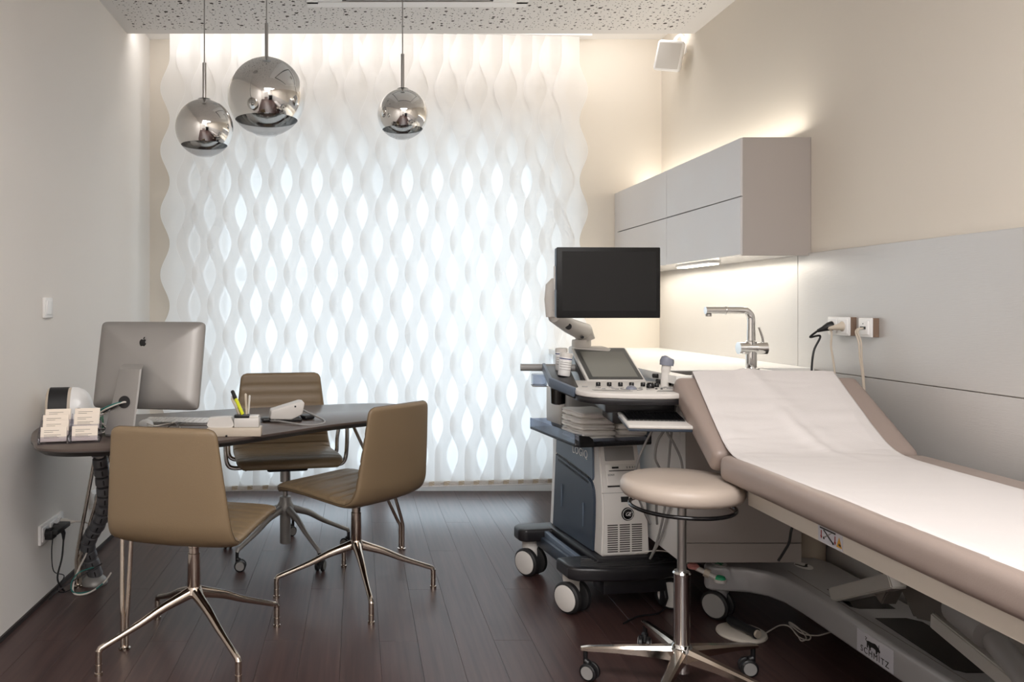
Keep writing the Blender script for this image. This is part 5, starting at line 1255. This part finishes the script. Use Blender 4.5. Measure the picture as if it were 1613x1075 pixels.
# maker's plate on the side of the base
Yp = BXL*F/(1378-CX); zc_ = 0.177
pl = MB().b(BXL-0.0012, BXL+0.001, Yp-0.085, Yp+0.085, zb+0.010, zt-0.014, 0.0005, 1).build('name_plate', M['label'], basep, world=True)
text('SCHMITZ', 0.027, (BXL-0.0014, Yp, zb+0.026), (PI/2, 0, -PI/2), M['dark'], basep, 0.0004, world=True, sx=1.0, spacing=1.25)
bu = spl2([(-.50, .20), (-.38, .30), (-.10, .34), (.12, .42), (.28, .30), (.42, .12), (.50, -.08), (.46, -.22), (.36, -.18), (.30, -.30), (.26, -.52), (.18, -.52), (.17, -.22), (.05, -.14), (-.14, -.16), (-.22, -.30), (-.20, -.52), (-.30, -.52), (-.34, -.26), (-.40, -.10), (-.42, -.40), (-.50, -.42), (-.50, -.02)], 3)
bmx = Matrix.Translation((BXL-0.0014, Yp+0.004, zb+0.053)) @ Euler((PI/2, 0, -PI/2)).to_matrix().to_4x4() @ Matrix.Diagonal((0.062, 0.030, 1, 1))
q = MB(); q.prism(bu, 0, 0.0006, 'z', mtx=bmx); q.build('bull_emblem', M['dark'], basep, world=True)
q = MB(); q.tube(spline([bmx @ Vector(v) for v in ((-.50, .12, .0), (-.60, .30, 0), (-.52, .50, 0), (-.64, .56, 0))], 5), 0.0009, 5); q.tube([bmx @ Vector((.40, .5, 0)), bmx @ Vector((.40, -.55, 0))], 0.0008, 5); q.build('emblem_tail', M['dark'], basep, world=True)

# couch hand control
HC = thing('hand_control', 'beige couch hand control with a red and a green end, by the couch foot', 'hand control', (1.29, 2.98, 0.2))
a = P(1092, 893, 3.02); b_ = P(1134, 913, 2.97)
MB().tube([a.lerp(b_, 0.12), a.lerp(b_, 0.9)], 0.015, 12, flat=(1, 0.6)).build('body', M['lgrey'], HC, world=True)
MB().tube([a.lerp(b_, 0.42), a.lerp(b_, 0.62)], 0.022, 12, flat=(1, 0.7)).build('collar', M['beige'], HC, world=True)
MB().lathe([(0.02, -0.006), (0.022, 0.004), (0.014, 0.012)], c=a, seg=18).build('red_end', M['red'], HC, world=True)
MB().lathe([(0.022, -0.010), (0.024, 0.002)], c=b_, seg=18).build('green_socket', M['lgrey'], HC, world=True)
MB().lathe([(0.021, 0.002), (0.018, 0.010), (0.010, 0.013)], c=b_, seg=18).build('green_end', M['green'], HC, world=True)
tag(cable('control_cable', [a+Vector((-0.01, 0.0, 0.0)), P(1078, 884, 3.08), P(1060, 872, 3.12), P(1035, 868, 3.16), P(1000, 872, 3.2)], 0.0022, M['cable_white']), 'thin white cord from the red end of the hand control towards the cart', 'cable')
tag(cable('control_cable', [P(1133, 890, 3.10), P(1145, 880, 3.12), P(1160, 875, 3.13), P(1172, 878, 3.14), P(1182, 886, 3.14)], 0.0020, M['cable_white']), 'thin white cord arching over the tip of the couch base', 'cable')

# foot switch
FS = thing('foot_switch', 'round beige foot switch with a black bar on the floor beneath the couch', 'foot switch', (1.43, 2.96, 0))
MB().lathe([(0.085, 0), (0.088, 0.004), (0.086, 0.012), (0.080, 0.015), (0.001, 0.015)], seg=40).build('disc', M['cream'], FS)
a = P(1148, 982, 3.0)-Vector((1.43, 2.96, 0)); b_ = P(1192, 1010, 2.88)-Vector((1.43, 2.96, 0)); a.z = 0.040; b_.z = 0.036
MB().tube([a, a.lerp(b_, 0.15), a.lerp(b_, 0.5), a.lerp(b_, 0.85), b_], [0.014, 0.018, 0.016, 0.018, 0.019], 16).build('pedal_bar', M['dark'], FS)
MB().tube([b_-(b_-a)*0.04, b_+(b_-a)*0.06], [0.0145, 0.0145], 16).build('pedal_cap', M['beige'], FS)
g = lambda px, py: Vector(((px-CX)*(H*F/(py-CY))/F, H*F/(py-CY), 0.005))
tag(cable('switch_cable', [Vector((1.51, 2.95, 0.006)), g(1213, 996), g(1228, 988), g(1242, 989), g(1255, 1002), g(1262, 1012), g(1270, 1008), g(1262, 996), g(1250, 986), g(1243, 984), g(1256, 1004), g(1272, 1011), g(1276, 1004), g(1256, 992), g(1244, 985), g(1262, 1000), g(1285, 1004), g(1300, 1001), g(1318, 995)], 0.0026, M['cable_white'], seg=6), 'looped white cord of the foot switch lying on the floor', 'cable')
# cables beyond the couch
tag(cable('floor_cable', [P(1250, 822, 2.86), P(1246, 838, 2.86), P(1243, 855, 2.86), P(1236, 868, 2.87), P(1226, 884, 2.88)], 0.0045, M['cable_black']), 'black cable hanging between couch and base cabinet', 'cable')
for k in (0, 1):
    tag(cable('hanging_cable', [P(1294+9*k, 832, 3.19), P(1293+9*k, 850, 3.19), P(1290+9*k, 866, 3.19), P(1291+8*k, 885, 3.19)], 0.0032, M['cable_white']),
        'left of two white cables hanging right of the beige pipe cover' if k == 0 else 'right of two white cables hanging right of the beige pipe cover', 'cable')
tag(cable('floor_cable', [Vector((1.02, 3.05, 0.005)), Vector((1.10, 3.12, 0.005)), Vector((1.20, 3.16, 0.005)), Vector((1.30, 3.30, 0.005)), Vector((1.42, 3.50, 0.005))], 0.0035, M['cable_black']), 'black cable lying on the floor between the cart and the couch', 'cable')

# furniture behind the camera, mirrored in the globe lamps
t = thing('storage_cabinet', 'tall dark cabinet beside the doorway behind the camera, mirrored in the globe lamps', 'cabinet', (1.35, -1.75, 0))
MB().b(-0.45, 0.45, -0.3, 0.3, 0, 1.3, 0.004).build('body', M['dark'], t)
for s_ in (-1, 1):
    MB().b(s_*0.225-0.22, s_*0.225+0.22, 0.3, 0.32, 0.05, 1.28, 0.003).build('door', M['dark'], t)
